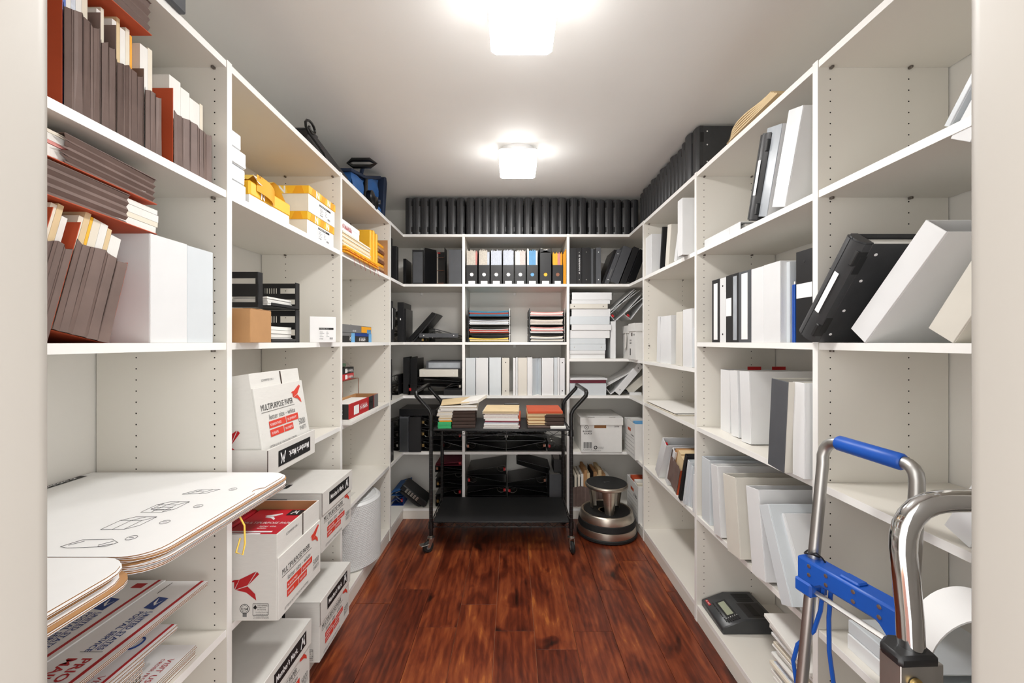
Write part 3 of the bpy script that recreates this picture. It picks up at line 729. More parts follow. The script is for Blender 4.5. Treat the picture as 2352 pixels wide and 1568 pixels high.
for (a, b, m, kw), lb in zip(row, labs):
    up('B', a, b, z, .292+rnd(-.004, .003), m, lb, d=.012 if a < 1180 else .02, pages=None, **kw)
r = thing('open_cover_folder', 'pale blue folder standing open like a vee among white binders', 'folder', at('B', sx('B', 1223, .015), .015, z))
obj('cover', MB().prism([(0, 0), (.003, 0), (.046, .075), (.043, .075)], 0, .285, 'cool').mesh('cover'), r)
obj('cover', MB().prism([(.0465, .075), (.0495, .075), (.069, .012), (.066, .012)], 0, .285, 'cool').mesh('cover'), r)
# left: black binders
up('B', 926, 941.5, z, .29, 'black', 'black binder standing upright with grey rubbed spine on the fourth shelf', d=.10)
ring_binder(at('B', sx('B', 942.3, .04), .04, z), .052, .285, .25, 'blackv', 'wide black binder standing beside the heap of open binders', None)
ring_binder(at('L', 2.9, .02, z), .06, .29, .26, 'black', 'black binder in the corner beside the heap of open binders', None, rings=True)
ring_binder(at('L', 3.02, .05, z), .05, .24, .26, 'blackv', 'lower black binder in the corner beside the heap', None)
endon('B', 937, 1024, z, .085, 'black binder with bright red ring tab at the base of the heap', None, d=.03, spine='l', wedge=.06, h=.26)
flat('B', 1019, 1060, z, .045, 'black', 'black binder on edge at the heap base with white lettering', d=.012, dep=.24, pages=None)
endon('B', 948, 1055, z+.088, .05, 'black binder with wire rings lying on top of the red-tabbed one', None, d=.05, spine='l', wedge=.012, booster=False, h=.26)
endon('B', 1027, 1060, z+.048, .037, 'black binder lying slanted with a metal ring lever', None, d=.03, spine='r', wedge=.01, booster=True, boosters=('metal', 'metal'), h=.25, rot=0)
flat('B', 963.5, 1052, z+.140, .058, 'cream', 'grey-white binder lying on top of the black heap', d=.05, dep=.24, pages=None, rivets='whitep')
flat('B', 979, 1060.5, z+.200, .062, 'grey', 'black binder with creased shiny spine, topmost of the heap', d=.06, dep=.24, pages=None, patch=(.012, .26, 'silverv', .010))
# right: flat pile and leaning binders
flat('B', 1309, 1392.5, z, .094, 'cool', 'thick white binder lying flat under the maroon binder', d=.012, dep=.27, pages=None)
flat('B', 1309, 1392, z+.095, .025, 'maroon', 'slim maroon binder lying between two white binders', d=.014, dep=.27, pages=None)
flat('B', 1310, 1395, z+.121, .012, 'white', 'slim white binder lying flat on top of the maroon binder', d=-.005, dep=.36, pages=None)
vee(1403, 906, 52, .29, .075, 'white binder leaning open with a large steel ring beside the maroon binder', booster=False, gap=.03, d=.02)
ring_binder(at('B', sx('B', 1423, .012), .012, z, 40) @ TR(-.05, 0, 0), .05, .29, .22, 'white', 'white binder leaning with dark rivets in its slanted spine', None, rivets='ink', pages=None)
ring_binder(at('B', sx('B', 1449, .05), .05, z, 50) @ TR(-.06, 0, 0), .06, .24, .2, 'cream', 'creased white binder slumped in the corner below the storage boxes', None, pages=None, rings=True)
flat('B', 1446, 1474, z, .02, 'white', 'white folder lying flat in the corner under the slumped binder', d=.02, dep=.2, pages=None)
# ================================================================ back wall, fifth shelf (partly behind the cart)
z = Z5
up('B', 917.6, 938, z, .272, 'grey', 'black binder with marbled creased spine on the fifth shelf', d=-.01, patch=(.01, .26, 'smoke', .004))
up('B', 939.2, 966.3, z, .268, 'black', 'wide plain black binder beside the marbled spine', d=-.01)
ring_binder(at('L', 2.9, .01, z), .07, .28, .26, 'blackv', 'black binder in the corner of the fifth shelf', None, rings=True)
GB = 'black ring binders stacked on their sides behind the cart'
LB = 'black ring binder lying on its side in the stack behind the cart'
for k in range(3):
    endon('B', 967, 1012, z+k*.09, .082, 'black binder on its side with chrome rings next to marbled binder', 'ring binders stacked beside the marbled binder', d=.02, spine='l', wedge=.04, boosters=('brass', 'metal'))
flat('B', 917, 1000, z+.275, .05, 'blackv', 'black binder lying across the tops of the upright binders', d=.02, dep=.25, pages=None)
def stack(cols, z, ths, d=.02):
    for ci, (a, b) in enumerate(cols):
        zc = z
        for k, th in enumerate(ths[ci]):
            s_ = 'l' if (k+ci) % 2 == 0 else 'r'
            endon('B', a+rnd(-1, 1), b+rnd(-1, 1), zc, th, LB, GB, d=d+rnd(0, .02), spine=s_, wedge=rnd(.012, .03), boosters=random.choice([('red', 'red'), ('brass', 'brass'), ('metal', 'metal'), ('copper', 'copper')]), booster=random.random() < .8)
            zc += th+.002
stack([(1013, 1060.5)], z, [[.075, .072, .06, .06]])
stack([(1071, 1162), (1164, 1254)], z, [[.072, .068, .06], [.075, .066, .06]])
endon('B', 1258, 1300, z, .074, 'black binder with red ring tab lying against the divider behind the cart', None, d=.02, spine='l', wedge=.03)
# ================================================================ back wall, bottom shelf
z = Z6
stack([(1000, 1060)], z, [[.075, .07, .055, .06, .05]])
endon('B', 1000, 1060, z+.32, .03, 'dark red binder lying in the stack behind the cart', None, d=.03, spine='r', wedge=.008, m='maroon')
stack([(1072, 1163), (1166, 1257)], z, [[.08, .078, .082, .074], [.078, .08, .08]])
ring_binder(at('B', sx('B', 1258, .08), .08, z+.252, 18) @ RZ(0) @ AX((0, 0, 1), (-1, 0, 0), (0, -1, 0)) @ TR(0, 0, -.2), .05, .25, .26, 'black', 'black binder lying slanted on top of the bottom stack', None, pages=None, wedge=.03)
up('B', 1262, 1291, z, .255, 'grey', 'dark grey binder with a white label low on its spine', d=.02, patch=(.006, .072, 'whitep', .008))
up('B', 1272, 1292, z+.257, .10, 'black', 'short black box file standing above the grey binder', d=.06, dep=.2, pages=None)
# blue binder and handset-like binders in the left corner
endon('B', 898, 926, z, .07, 'dark blue binder slumped open in the bottom corner', None, d=.05, spine='r', m='blued', wedge=.03)
endon('B', 898, 926, z+.075, .05, 'bright blue binder lying on the dark blue binder', None, d=.06, spine='r', m='fabric', wedge=.02)
GC = 'black binders lying in the dark inner corner beside the envelope shelving'
for zc, n_ in ((Z3, 3), (Z4, 2), (Z5, 3)):
    for k in range(n_):
        endon('B', 872, 915.5, zc+k*.083, .076, 'black binder lying on its side deep in the corner past the end panel', GC, d=.03, spine='r', wedge=.03, h=.27, boosters=('brass', 'metal'))
# ---- desk telephone slanting in the corner
r = thing('desk_telephone', 'black desk telephone leaning in the bottom corner beside blue binders', 'telephone', at('B', sx('B', 972, .0), .01, z, -52) )
bx('body', r, (0, 0, 0, .045, .17, .235), 'black', .006)
bx('face', r, (.0455, .004, .01, .049, .166, .225), 'caseb', .001)
bx('handset', r, (-.035, .02, .02, -.002, .065, .22), 'black', .01)
for i in range(5):
    for j in range(3):
        bx('key', r, (-.0025, .085+j*.024, .07+i*.026, .001, .101+j*.024, .086+i*.026), 'inkg', .001)
for i in range(5):
    for j in range(3):
        bx('key', r, (.008+j*.011, -.0018, .075+i*.025, .016+j*.011, .001, .092+i*.025), 'metal', .0006)
tb('cord', r, [(-.02, .04, .215), (-.05, .02, .24), (-.07, .02, .22), (-.075, .03, .16)], .0025, 'inkg', 6)
# ---- pocket of folders and boxes, bottom right
r = pocket(at('B', sx('B', 1309, .03), .03, z), .165, .24, .26, 'dark brown expanding pocket packed with cream folders beside the step stool', None, ('darkbrown', 'darkbrown'), 5, .155,
   [(.12, .235, 'ivory'), (.08, .225, 'ink'), (.12, .24, 'ivory'), (.05, .22, 'ink'), (.12, .24, 'ivory'), (.05, .22, 'ink'), (.12, .245, 'paper'), (.06, .25, 'kraft'), (.14, .28, 'kraft'), (.14, .255, 'manila')])
r = pocket(at('B', sx('B', 1362, .05), .05, z), .14, .26, .24, 'tan expanding pocket of kraft envelopes behind the step stool', None, ('darkbrown', 'darkbrown'), 4, .15,
   [(.2, .26, 'kraft'), (.1, .235, 'manila'), (.2, .275, 'manila'), (.25, .24, 'kraft'), (.25, .225, 'paper')])
# bankers box with lid
M = at('B', sx('B', 1335, -.012), -.012, Z5)
r, b, l = lidbox(M, .312, .385, .262, 'white lidded file box printed with barcode beside the cart', lid=.052, over=.008)
for x in (.055, .215): plate(l, tp(x, .018-.010, .266), .05, .008, 'darkbrown', 'lid_slot')
plate(b, fr(.10, .185), .092, .022, 'kraftd', 'hand_hole')
lettering(b, 'BUSINESS', fr(.012, .155), .0165, 'ink', bold=.02); lettering(b, 'SOURCE', fr(.020, .138), .0165, 'ink', bold=.02); lettering(b, '26758', fr(.255, .192), .014, 'ink', bold=.02)
lettering(b, 'B', fr(.0355, .186), .015, 'ink', bold=.02); obj('emblem_ring', MB().tube([(.014*math.cos(a), .014*math.sin(a), 0) for a in [i*math.pi/8 for i in range(16)]], .0016, 'ink', 4, True).mesh('emblem_ring'), b, fr(.041, .191))
barcode(b, fr(.016, .03), .068, .048); obj('recycling_mark', MB().tube([(.011*math.cos(a), .011*math.sin(a), 0) for a in [i*math.pi/6 for i in range(12)]], .003, 'ink', 4, True).mesh('recycling_mark'), b, fr(.11, .036))
marks(b, fr(.128, .036), .05, .006, 12); marks(b, fr(.132, .026), .04, .006, 9); marks(b, fr(.012, .010), .14, .005, 26); marks(b, fr(.014, .020), .075, .006, 12, 'ink')
def filebox(M, label, txt, inner):
    r, b, l = lidbox(M, .285, .37, .258, label, nolid=True)
    plate(b, fr(.10, .185), .075, .022, 'orange', 'hand_hole')
    for k in range(5): plate(b, fr(.02, .03+.028*k), .24, .0012, 'inkg', 'printed_line')
    marks(b, fr(.18, .158), .075, .026 if txt == 'ecco' else .012, 5, 'ink')
    for k, (m, hh) in enumerate(inner): bx('papers', r, (.02+k*.05, .02, .01, .055+k*.05, .34, hh), m, 0)
    return r
filebox(at('R', -3.25, -.022, Z5), 'open white file box with lined end on the fifth shelf by the corner', 'BOX', [('paper', .25), ('paper', .262), ('inkg', .245), ('lightblue', .262), ('paper', .24)])
filebox(at('R', -3.21, -.012, Z6), 'open white file box with orange folder behind the step stool', 'ecco', [('orange', .262), ('orange', .258), ('paper', .26), ('ivory', .25), ('paper', .24)])
# ================================================================ left shelving, first bay: file pockets and white binders
PK = 'brown expanding file pockets on the upper shelf'
z = Z2
# upright pockets (foot columns measured on the shelving front)
def lpocket(pa, pb, h, gh, lab, covers, fill, n=3, z=z, d=.03, group=None, dep=.25, lean=0):
    a, b = sx('L', pa, d), sx('L', pb, d)
    M = at('L', a, d, z) if not lean else (at('L', b, d, z, lean) @ TR(-(b-a), 0, 0) if lean > 0 else at('L', a, d, z, lean))
    return pocket(M, b-a, h, dep, lab, group, covers, n, gh, fill)
lpocket(142, 229, .286, .215, 'wide brown file pocket with orange board holding blue and white folders', ('orange', 'pocket'), [(.10, .284, 'ivory'), (.14, .282, 'blue'), (.16, .28, 'paper'), (.15, .275, 'bluewhite'), (.2, .28, 'paper'), (.2, .287, 'ivory')], 4)
lpocket(230, 264, .25, .195, 'narrow brown file pocket with white folders beside the blue folder', ('pocket', 'pocket'), [(.5, .265, 'paper'), (.4, .275, 'ivory')], 2)
lpocket(266, 328, .25, .178, 'brown file pocket holding manila envelopes between white folders', ('pocket', 'pocket'), [(.2, .27, 'paper'), (.16, .285, 'manila'), (.25, .265, 'paper'), (.2, .275, 'ivory'), (.12, .265, 'goldenrod')], 4)
lpocket(330, 371, .20, .158, 'brown file pocket with packed white papers before an orange board', ('pocket', 'pocket'), [(.6, .265, 'paper'), (.35, .27, 'ivory')], 3)
lpocket(397, 486, .205, .150, 'broad brown file pocket of white papers next to the panel', ('orange', 'pocket'), [(.3, .245, 'paper'), (.25, .235, 'paper'), (.3, .225, 'paper'), (.1, .23, 'ivory')], 5)
# pocket lying slanted across the tops
def lying_pocket(M, lx, dp, th, label, gus='r', fills=(), covers=('orange', 'pocket'), frac=.55):
    """pocket on its back: x along the shelf, y into it; gusset covers part of the front, papers the rest"""
    r = thing('expanding_file_pocket', label, 'file pocket', M, None)
    bx('cover', r, (0, 0, 0, lx, dp, .002), covers[0], .0004)
    mb = MB(); k = 8
    x0, x1 = (lx*(1-frac), lx) if gus == 'r' else (0, lx*frac)
    P = [(th*i/k, (.006 if i % 2 else 0)+rnd(-.001, .001)) for i in range(k+1)]
    for i in range(k):
        (za, ya), (zb, yb) = P[i], P[i+1]; sk = .012*math.sin(i*1.3)
        mb.quad((x0+sk, ya, za+.002), (x1, ya+.006, za+.002), (x1, yb+.006, zb+.002), (x0-sk, yb, zb+.002), 'pocket')
        mb.quad((x0-sk, yb+.001, zb+.002), (x1, yb+.007, zb+.002), (x1, ya+.007, za+.002), (x0+sk, ya+.001, za+.002), 'pocket')
    for i in range(k):
        (za, ya), (zb, yb) = P[i], P[i+1]; xe = x1 if gus == 'r' else x0
        mb.quad((xe, ya+.006, za+.002), (xe, dp-.02, za+.002), (xe, dp-.02, zb+.002), (xe, yb+.006, zb+.002), 'pocket')
        mb.quad((xe, yb+.006, zb+.002), (xe, dp-.02, zb+.002), (xe, dp-.02, za+.002), (xe, ya+.006, za+.002), 'pocket')
    obj('gusset', mb.mesh('gusset'), r)
    bx('cover', r, (x0, .004, th+.003, x1, dp, th+.005), covers[1], .0004)
    zc = .004; px0, px1 = (-.012, lx-.02) if gus == 'r' else (.02, lx+.012)
    tot = sum(f[0] for f in fills)
    for fr_, m in fills:
        t = fr_/tot*(th-.004); o = rnd(-.01, .01)
        bx('papers', r, (px0+o, .012, zc, px1+o*.5, dp-.02, zc+t*.94), m, 0); zc += t
    return r
lying_pocket(at('L', .66, .0, Z2+.300-.004, 0) @ RY(0), .40, .26, .085, 'brown file pocket lying across the tops of the upright pockets', 'r', [(2, 'manila'), (1, 'yellow2'), (2, 'ivory'), (3, 'paper'), (2, 'ivory'), (1, 'manila')], ('orange', 'pocket'), .42) if False else None
M = WMX['L'] @ TR(.62, .015, Z2+.293) @ RY(2)
lying_pocket(M, .365, .25, .075, 'brown file pocket lying across the tops of the upright pockets', 'r', [(1, 'yellow2'), (2, 'ivory'), (2, 'manila'), (1, 'paper'), (2, 'ivory'), (2, 'manila')], ('orange', 'pocket'), .45)
# third shelf: lying and slanted pockets, white binders
z = Z3
b1a, b1b = sx('L', 345, .012), sx('L', 430, .012)
up('L', 346, 430, z, .258, 'white', 'wide white binder at the foot of the slanted brown pockets', d=.012, dep=.28)
up('L', 431, 489, z, .256, 'cool', 'bluish white binder between the wide white binder and panel', d=.012, dep=.28)
lpocket(112, 250, .22, .185, 'brown file pocket tilted against the white binder, yellow folders inside', ('orange', 'orange'), [(.1, .24, 'ivory'), (.12, .255, 'manila'), (.06, .25, 'yellow'), (.16, .25, 'ivory'), (.16, .25, 'paper'), (.1, .245, 'manila'), (.24, .235, 'paper')], 4, z=z, d=.02, lean=14, dep=.27)
lpocket(30, 108, .25, .19, 'brown file pocket of cream folders leaning beside the doorway', ('orange', 'pocket'), [(.3, .265, 'ivory'), (.3, .27, 'manila'), (.3, .25, 'paper')], 3, z=z, d=.02, lean=14, dep=.25)
M = WMX['L'] @ TR(.735, .02, z+.276) @ RY(3)
lying_pocket(M, .27, .27, .064, 'brown file pocket lying flat, white papers spilling towards the binders', 'l', [(3, 'paper'), (2, 'ivory'), (3, 'paper'), (2, 'paper')], ('orange', 'pocket'), .74)
M = WMX['L'] @ TR(.66, .02, z+.352) @ RY(3)
lying_pocket(M, .345, .27, .058, 'topmost brown file pocket lying flat with loose white papers', 'r', [(4, 'paper'), (1, 'pink'), (2, 'paper'), (1, 'ivory')], ('orange', 'pocket'), .60)
# ---- flat-packed white cartons
def flatpack(M, W_, L_, label, layers, corner=.05, notch=None, group=None, top='whitep'):
    """pile of folded corrugated sheets; each sheet white above, kraft inside"""
    r = thing('flat_packed_carton', label, 'carton', M, group); zc = 0
    for k in range(layers):
        ox = rnd(-.012, .012) if k < layers-1 else 0; oy = rnd(-.004, .004) if k < layers-1 else 0; c = corner
        pts = [(0, 0)]
        for cx_, cy_, a0 in ((W_-c, c, -90), (W_-c, L_-c, 0)):
            for i in range(6):
                a = math.radians(a0+18*i); pts.append((cx_+c*math.cos(a), cy_+c*math.sin(a)))
            if notch and cy_ < L_/2 and k == layers-1:
                pts += [(W_, notch-.022)]+[(W_-.016*math.sin(math.pi*i/6), notch-.02*math.cos(math.pi*i/6)) for i in range(7)]+[(W_, notch+.022)]
        pts.append((0, L_)); P = [(p[0]+ox, p[1]+oy) for p in pts]
        t = .0034
        o = obj('sheet', MB().prism(P, zc, zc+t*.28, top).prism(P, zc+t*.28, zc+t*.80, 'kraftd').prism(P, zc+t*.80, zc+t, top if k == layers-1 or k % 2 else 'kraft').mesh('sheet'), r)
        zc += t+.0004
    return r, zc
M = TR(WL+.006, .735, H+Z4+.0005)
r, zt_ = flatpack(M, .575, .475, 'top flap of flat-packed white cartons printed with assembly drawings', 9, notch=.33)
# assembly drawings on the top flap
def drawing(pts_lists, ox, oy, s):
    mb = MB()
    for P in pts_lists:
        mb.tube([(ox+p[0]*s, oy+p[1]*s, zt_+.0003) for p in P], .00038, 'ink', 4)
    obj('printed_drawing', mb.mesh('printed_drawing'), r)['kind'] = 'stuff'
cube = [[(0, 0), (1, 0), (1, .8), (0, .8), (0, 0)], [(0, .8), (.35, 1.15), (1.35, 1.15), (1, .8)], [(1.35, 1.15), (1.35, .35), (1, 0)], [(.5, 0), (.5, .8), (.85, 1.15)]]
opencube = cube+[[(.2, 1.0), (.2, .3), (1.2, .3)], [(.1, .4), (.6, .55), (1.1, .5)], [(.4, .2), (.9, .25)]]
flatd = [[(0, 0), (1.3, .1), (1.7, .7), (.4, .6), (0, 0)], [(.3, .05), (.7, .62)], [(.9, .08), (1.3, .66)], [(.55, .3), (.9, .45)]]
tray_ = [[(0, 0), (.3, .5), (1.5, .55), (2, .3), (1.8, 0), (.4, -.1), (0, 0)], [(.2, .1), (.5, .4)], [(1.4, .1), (1.7, .4)], [(1.5, 0), (1.9, .2)]]
for k, (dr, oy) in enumerate(((tray_, .035), (cube, .105), (opencube, .19), (flatd, .30))):
    drawing([[(p[0], p[1]*1.15) for p in P] for P in dr], .385+.005*k, oy, (.046, .046, .046, .042)[k])
    drawing([[(.42*math.cos(a), .42*math.sin(a)) for a in [i*math.pi/5 for i in range(11)]], [(-.2, 0), (.2, 0)]], .485+.006*k, oy+.035, .022)
M = TR(WL+.006, Y0+.03, H+Z4+.0005)
r2, _ = flatpack(M, .567, .292, 'white end flap of flat-packed cartons nearest the doorway', 9, corner=.06)
tb('yellow_strap', r, [(.56, .27, -.002), (.575, .27, -.03), (.575, .272, -.075), (.572, .268, -.10), (.560, .262, -.092), (.566, .268, -.06)], .0022, 'yellow2', 5)
bx('tape_strip', r, (.0, .08, zt_+.0005, .02, .44, zt_+.0008), 'ink', 0); marks(r, tp(.004, .42, zt_, .0012) @ RZ(-90), .22, .012, 16, 'whitep')
# ---- postal cartons
def postal(M, lx, ly, n, label, texts=True, edge='kraftd', red2=False):
    r = thing('postal_carton_stack', label, 'carton', M); t = .0042
    for k in range(n):
        o = rnd(-.003, .003) if k < n-1 else 0
        obj('folded_box', MB().box(o, o, k*t, lx+o, ly+o, k*t+t*.22, 'whitep').box(o, o, k*t+t*.22, lx+o, ly+o, k*t+t*.74, edge).box(o, o, k*t+t*.74, lx+o, ly+o, k*t+t*.95, 'whitep').mesh('folded_box'), r)
    return r, n*t
# x across the shelf (towards the aisle), y along it (away from the door)
def rdT(u, v, z): return AX((0, 1, 0), (-1, 0, 0), (0, 0, 1), (u, v, z+.0006))          # text running away from the viewer
def rdU(u, v, z): return AX((0, -1, 0), (1, 0, 0), (0, 0, 1), (u, v, z+.0006))          # text running towards the viewer
postal(TR(WL+.012, .60, H+Z5+.001), .215, .57, 35, 'tall pile of postal cartons at the wall under the eagle-logo sheets')
r, h = postal(TR(WL+.012, .60, H+Z5+.1495), .345, .59, 3, 'thin flat postal cartons with eagle logos resting on the tall pile')
h2 = h
bx('red_stripe', r, (.325, 0, h2, .333, .59, h2+.0006), 'inkr', 0)
def eagle(root, u, v, z, s):
    obj('postal_emblem', MB().prism([(0, 0), (1.55*s, 0), (1.75*s, 1.0*s), (.2*s, 1.0*s)], 0, .0004, 'inkb').mesh('postal_emblem'), root, rdU(u, v, z))
    obj('postal_emblem', MB().prism([(.15*s, .18*s), (.9*s, .30*s), (1.25*s, .62*s), (.55*s, .85*s), (1.05*s, .6*s), (.75*s, .45*s)], .0005, .0008, 'whitep').mesh('postal_emblem'), root, rdU(u, v, z))
eagle(r, .268, .515, h2, .030)
lettering(r, 'UNITED STATES', rdU(.292, .455, h2), .0185, 'inkb', bold=.015); lettering(r, 'POSTAL SERVICE', rdU(.270, .455, h2), .0185, 'inkb', bold=.015); plate(r, rdU(.288, .455, h2), .13, .0012, 'inkb', 'printed_line')
lettering(r, 'PRIORITY', rdU(.288, .300, h2), .030, 'inkr', bold=.02); lettering(r, 'MAIL', rdU(.256, .300, h2), .030, 'inkr', bold=.02); plate(r, rdU(.262, .318, h2), .0012, .05, 'inkg', 'printed_line')
# second sheet half, slightly lower, further in
r3 = obj('top_sheet', MB().box(0, 0, h+.0008, .225, .588, h+.0042, 'whitep').mesh('top_sheet'), r)
h3 = h+.0042
bx('red_stripe', r3, (.205, 0, h3, .213, .588, h3+.0005), 'inkr', 0)
eagle(r3, .148, .505, h3, .030)
lettering(r3, 'UNITED STATES', rdU(.172, .445, h3), .0185, 'inkb', bold=.015); lettering(r3, 'POSTAL SERVICE', rdU(.150, .445, h3), .0185, 'inkb', bold=.015); plate(r3, rdU(.168, .445, h3), .13, .0012, 'inkb', 'printed_line')
plate(r3, rdU(.16, .57, h3), .022, .03, 'inkr'); plate(r, rdU(.25, .58, h2) , .05, .0015, 'ink', 'printed_line')
r, h = postal(TR(-1.0, .58, H+Z5+.001), .146, .54, 7, 'lowest flat postal cartons sticking out at the shelf edge')
lettering(r, 'VISIT US AT USPS.COM', rdU(.115, .49, h), .021, 'inkr'); lettering(r, 'ORDER FREE SUPPLIES ONLINE', rdU(.098, .49, h), .013, 'inkr')
r, h = postal(TR(-1.0, .60, H+Z5+.0315), .108, .40, 13, 'postal cartons with open corrugated ends in the middle of the pile')
mb = MB()
for i in range(44):
    for j in range(13): mb.box(.1078, .004+.009*i, .0042*j+.0012, .1084, .0085+.009*i, .0042*j+.0030, 'darkbrown')
obj('corrugation', mb.mesh('corrugation'), r)['kind'] = 'stuff'
r, h = postal(TR(-1.0, .60, H+Z5+.0868), .112, .50, 3, 'postal cartons with red stripe and round blue mark below the eagle logos')
bx('red_stripe', r, (.097, 0, h, .104, .50, h+.0005), 'inkr', 0)
lettering(r, 'VISIT US AT USPS.COM', rdU(.075, .33, h), .021, 'inkr'); lettering(r, 'ORDER FREE SUPPLIES ONLINE', rdU(.057, .33, h), .013, 'inkr')
obj('postal_emblem', MB().tube([(.020*math.cos(a), .013*math.sin(a), 0) for a in [i*math.pi/8 for i in range(16)]], .0026, 'inkb', 4, True).mesh('postal_emblem'), r, rdU(.066, .43, h))
# ================================================================ left shelving, second bay
GO = AX
def bird(parent, M, s, m='inkr', flip=False):
    f = -1 if flip else 1; mb = MB()
    for P in ([(0, .62), (.135, .70), (.135, .63)], [(.14, .70), (.31, .715), (.14, .38)], [(.325, .72), (.90, 1.0), (.60, .52), (.17, .37)], [(.93, .985), (1.0, .90), (.70, .60), (.62, .52)], [(.20, .36), (.60, .48), (.86, .22), (.90, 0), (.56, .27)]):
        mb.prism([(f*p[0]*s, p[1]*s) for p in P], 0, .0004, m)
    obj('bird_logo', mb.mesh('bird_logo'), parent, M)
def emark(parent, M, s, m='whitep'):
    mb = MB()
    for P in ([(0, 0), (.14, 0), (.30, .62), (.22, .72)], [(.22, .95), (.36, 1), (.52, .35), (.42, .25)], [(.42, .25), (.52, .35), (.80, 1), (.66, .95)], [(.62, .25), (.74, .6), (.86, .0), (.74, 0)]):
        mb.prism([(p[0]*s, p[1]*s) for p in P], 0, .0004, m)
    obj('brand_mark', mb.mesh('brand_mark'), parent, M)
def brandplate(parent, M, w, h):
    plate(parent, M, w, h, 'ink', 'brand_panel'); lettering(parent, "Member's Mark.", M @ TR(w*.05, h*.32, .0007), h*.56, 'whitep', sx=.74, bold=.02)
    emark(parent, M @ TR(w*.80, h*.15, .0007), h*.72)
def front_print(b, w, h, y=0, k=1.0):
    f = lambda u, v: fr(u, v, .0008, y)
    lettering(b, 'MULTIPURPOSE PAPER', f(.02*k, h*.63), .0275*k, 'ink', sx=.68); plate(b, f(.02*k, h*.60), w*.68, .001, 'ink', 'printed_line')
    lettering(b, 'letter size - white', f(.055*k, h*.475), .0245*k, 'inkg', sx=.9)
    for u, v, q, t in ((.05, .345, .095, '92 BRIGHTNESS'), (.15, .345, .075, '20 LB WEIGHT'), (.05, .215, .075, '10 REAMS'), (.13, .215, .055, '500 SHEETS')):
        plate(b, f(u*k, h*v), q*k, h*.105, 'inko', 'red_label'); lettering(b, t, fr((u+.004)*k, h*(v+.03), .0016, y), .0115*k, 'whitep', sx=.78)
    lettering(b, '5000', f(w-.062*k, h*.24), .031*k, 'inkg', sx=.75); lettering(b, 'SHEETS', f(w-.060*k, h*.15), .0195*k, 'inkg', sx=.72)
    lettering(b, 'LETTER 8.5 IN X 11 IN (216 MM X 279 MM)', f(.035*k, h*.055), .0125*k, 'inkg', sx=.7)
    bird(b, f(w-.082*k, h*.60), .066*k, 'inko')
def side_print(b, dp, h, x=0):
    bird(b, sd(.142, .062, .0008, x), .088)
    g = lambda u, v: sd(u, v, .0008, x); K = Matrix.Diagonal((.62, .62, 1, 1))
    obj('seal', MB().tube([(.014*math.cos(a), .014*math.sin(a), 0) for a in [i*math.pi/10 for i in range(20)]], .0008, 'ink', 4, True).mesh('seal'), b, g(.098, .036))
    obj('seal', MB().tube([(.010*math.cos(a), .010*math.sin(a), 0) for a in [i*math.pi/10 for i in range(20)]], .0005, 'ink', 4, True).mesh('seal'), b, g(.098, .036)); plate(b, g(.104, .012), .012, .012, 'inkg', 'seal_base')
    lettering(b, 'USA', g(.1065, .032), .0105, 'ink', bold=.01)
    q = g(.073, .017) @ K; obj('forestry_frame', MB().tube([(0, 0, 0), (.074, 0, 0), (.076, .002, 0), (.076, .054, 0), (.074, .056, 0), (.002, .056, 0), (0, .054, 0)], .0008, 'ink', 4, True).mesh('forestry_frame'), b, q)
    for k, t in enumerate(('SUSTAINABLE', 'FORESTRY', 'INITIATIVE')): lettering(b, t, q @ TR(.022, .044-.010*k, 0), .0088, 'ink')
    lettering(b, 'Certified Sourcing', q @ TR(.012, .012, 0), .0085, 'ink'); lettering(b, 'www.sfiprogram.org', q @ TR(.014, .003, 0), .007, 'ink')
    obj('tree_mark', MB().prism([(0, .012), (.006, .022), (.010, .026), (.014, .022), (.018, .012), (.0105, .004), (.0105, 0), (.0095, 0), (.0095, .004)], 0, .0004, 'ink').mesh('tree_mark'), b, q @ TR(.002, .024, 0))
    lettering(b, 'The contents of this package\nare certified to SFI standards.', q @ TR(.002, -.010, 0), .0065, 'ink')
def carton(M, label, w=.30, dp=.44, h=.238, lid=True, topmark=False, lidh=.088):
    r, b, l = lidbox(M, w, dp, h, label, lid=lidh, over=.0045, mb_='carton', name='paper_carton')
    front_print(b, w, h*.78); side_print(b, dp, h)
    if l:
        brandplate(l, fr(.06, h-lidh+.024, .0006, -.0045), .205, .05)
        for x in (-.0052, ): bx('corner_gap', l, (x, -.0049, h-lidh+.002, x+.0025, -.0040, h+.002), 'darkbrown', 0)
        if topmark: brandplate(l, AX((0, -1, 0), (1, 0, 0), (0, 0, 1), (.05, .37, h+.0046)), .205, .045)
        brandplate(l, sd(.34, h-lidh+.018, .0006, -.0045), .205, .05)
    return r, b, l
def L(X, Y, z): return WMX['L'] @ TR(Y, XL-X, z)     # origin: near, aisle-side corner of a carton
carton(L(-.765, 1.662, Z5), 'closed white paper carton behind the open one with red reams', topmark=True)
carton(L(-.772, 1.660, Z6), 'closed white paper carton on the bottom shelf beside the floor', topmark=False)
carton(L(-.762, 1.258, Z6), 'closed white paper carton on the bottom shelf under the open carton', topmark=True)
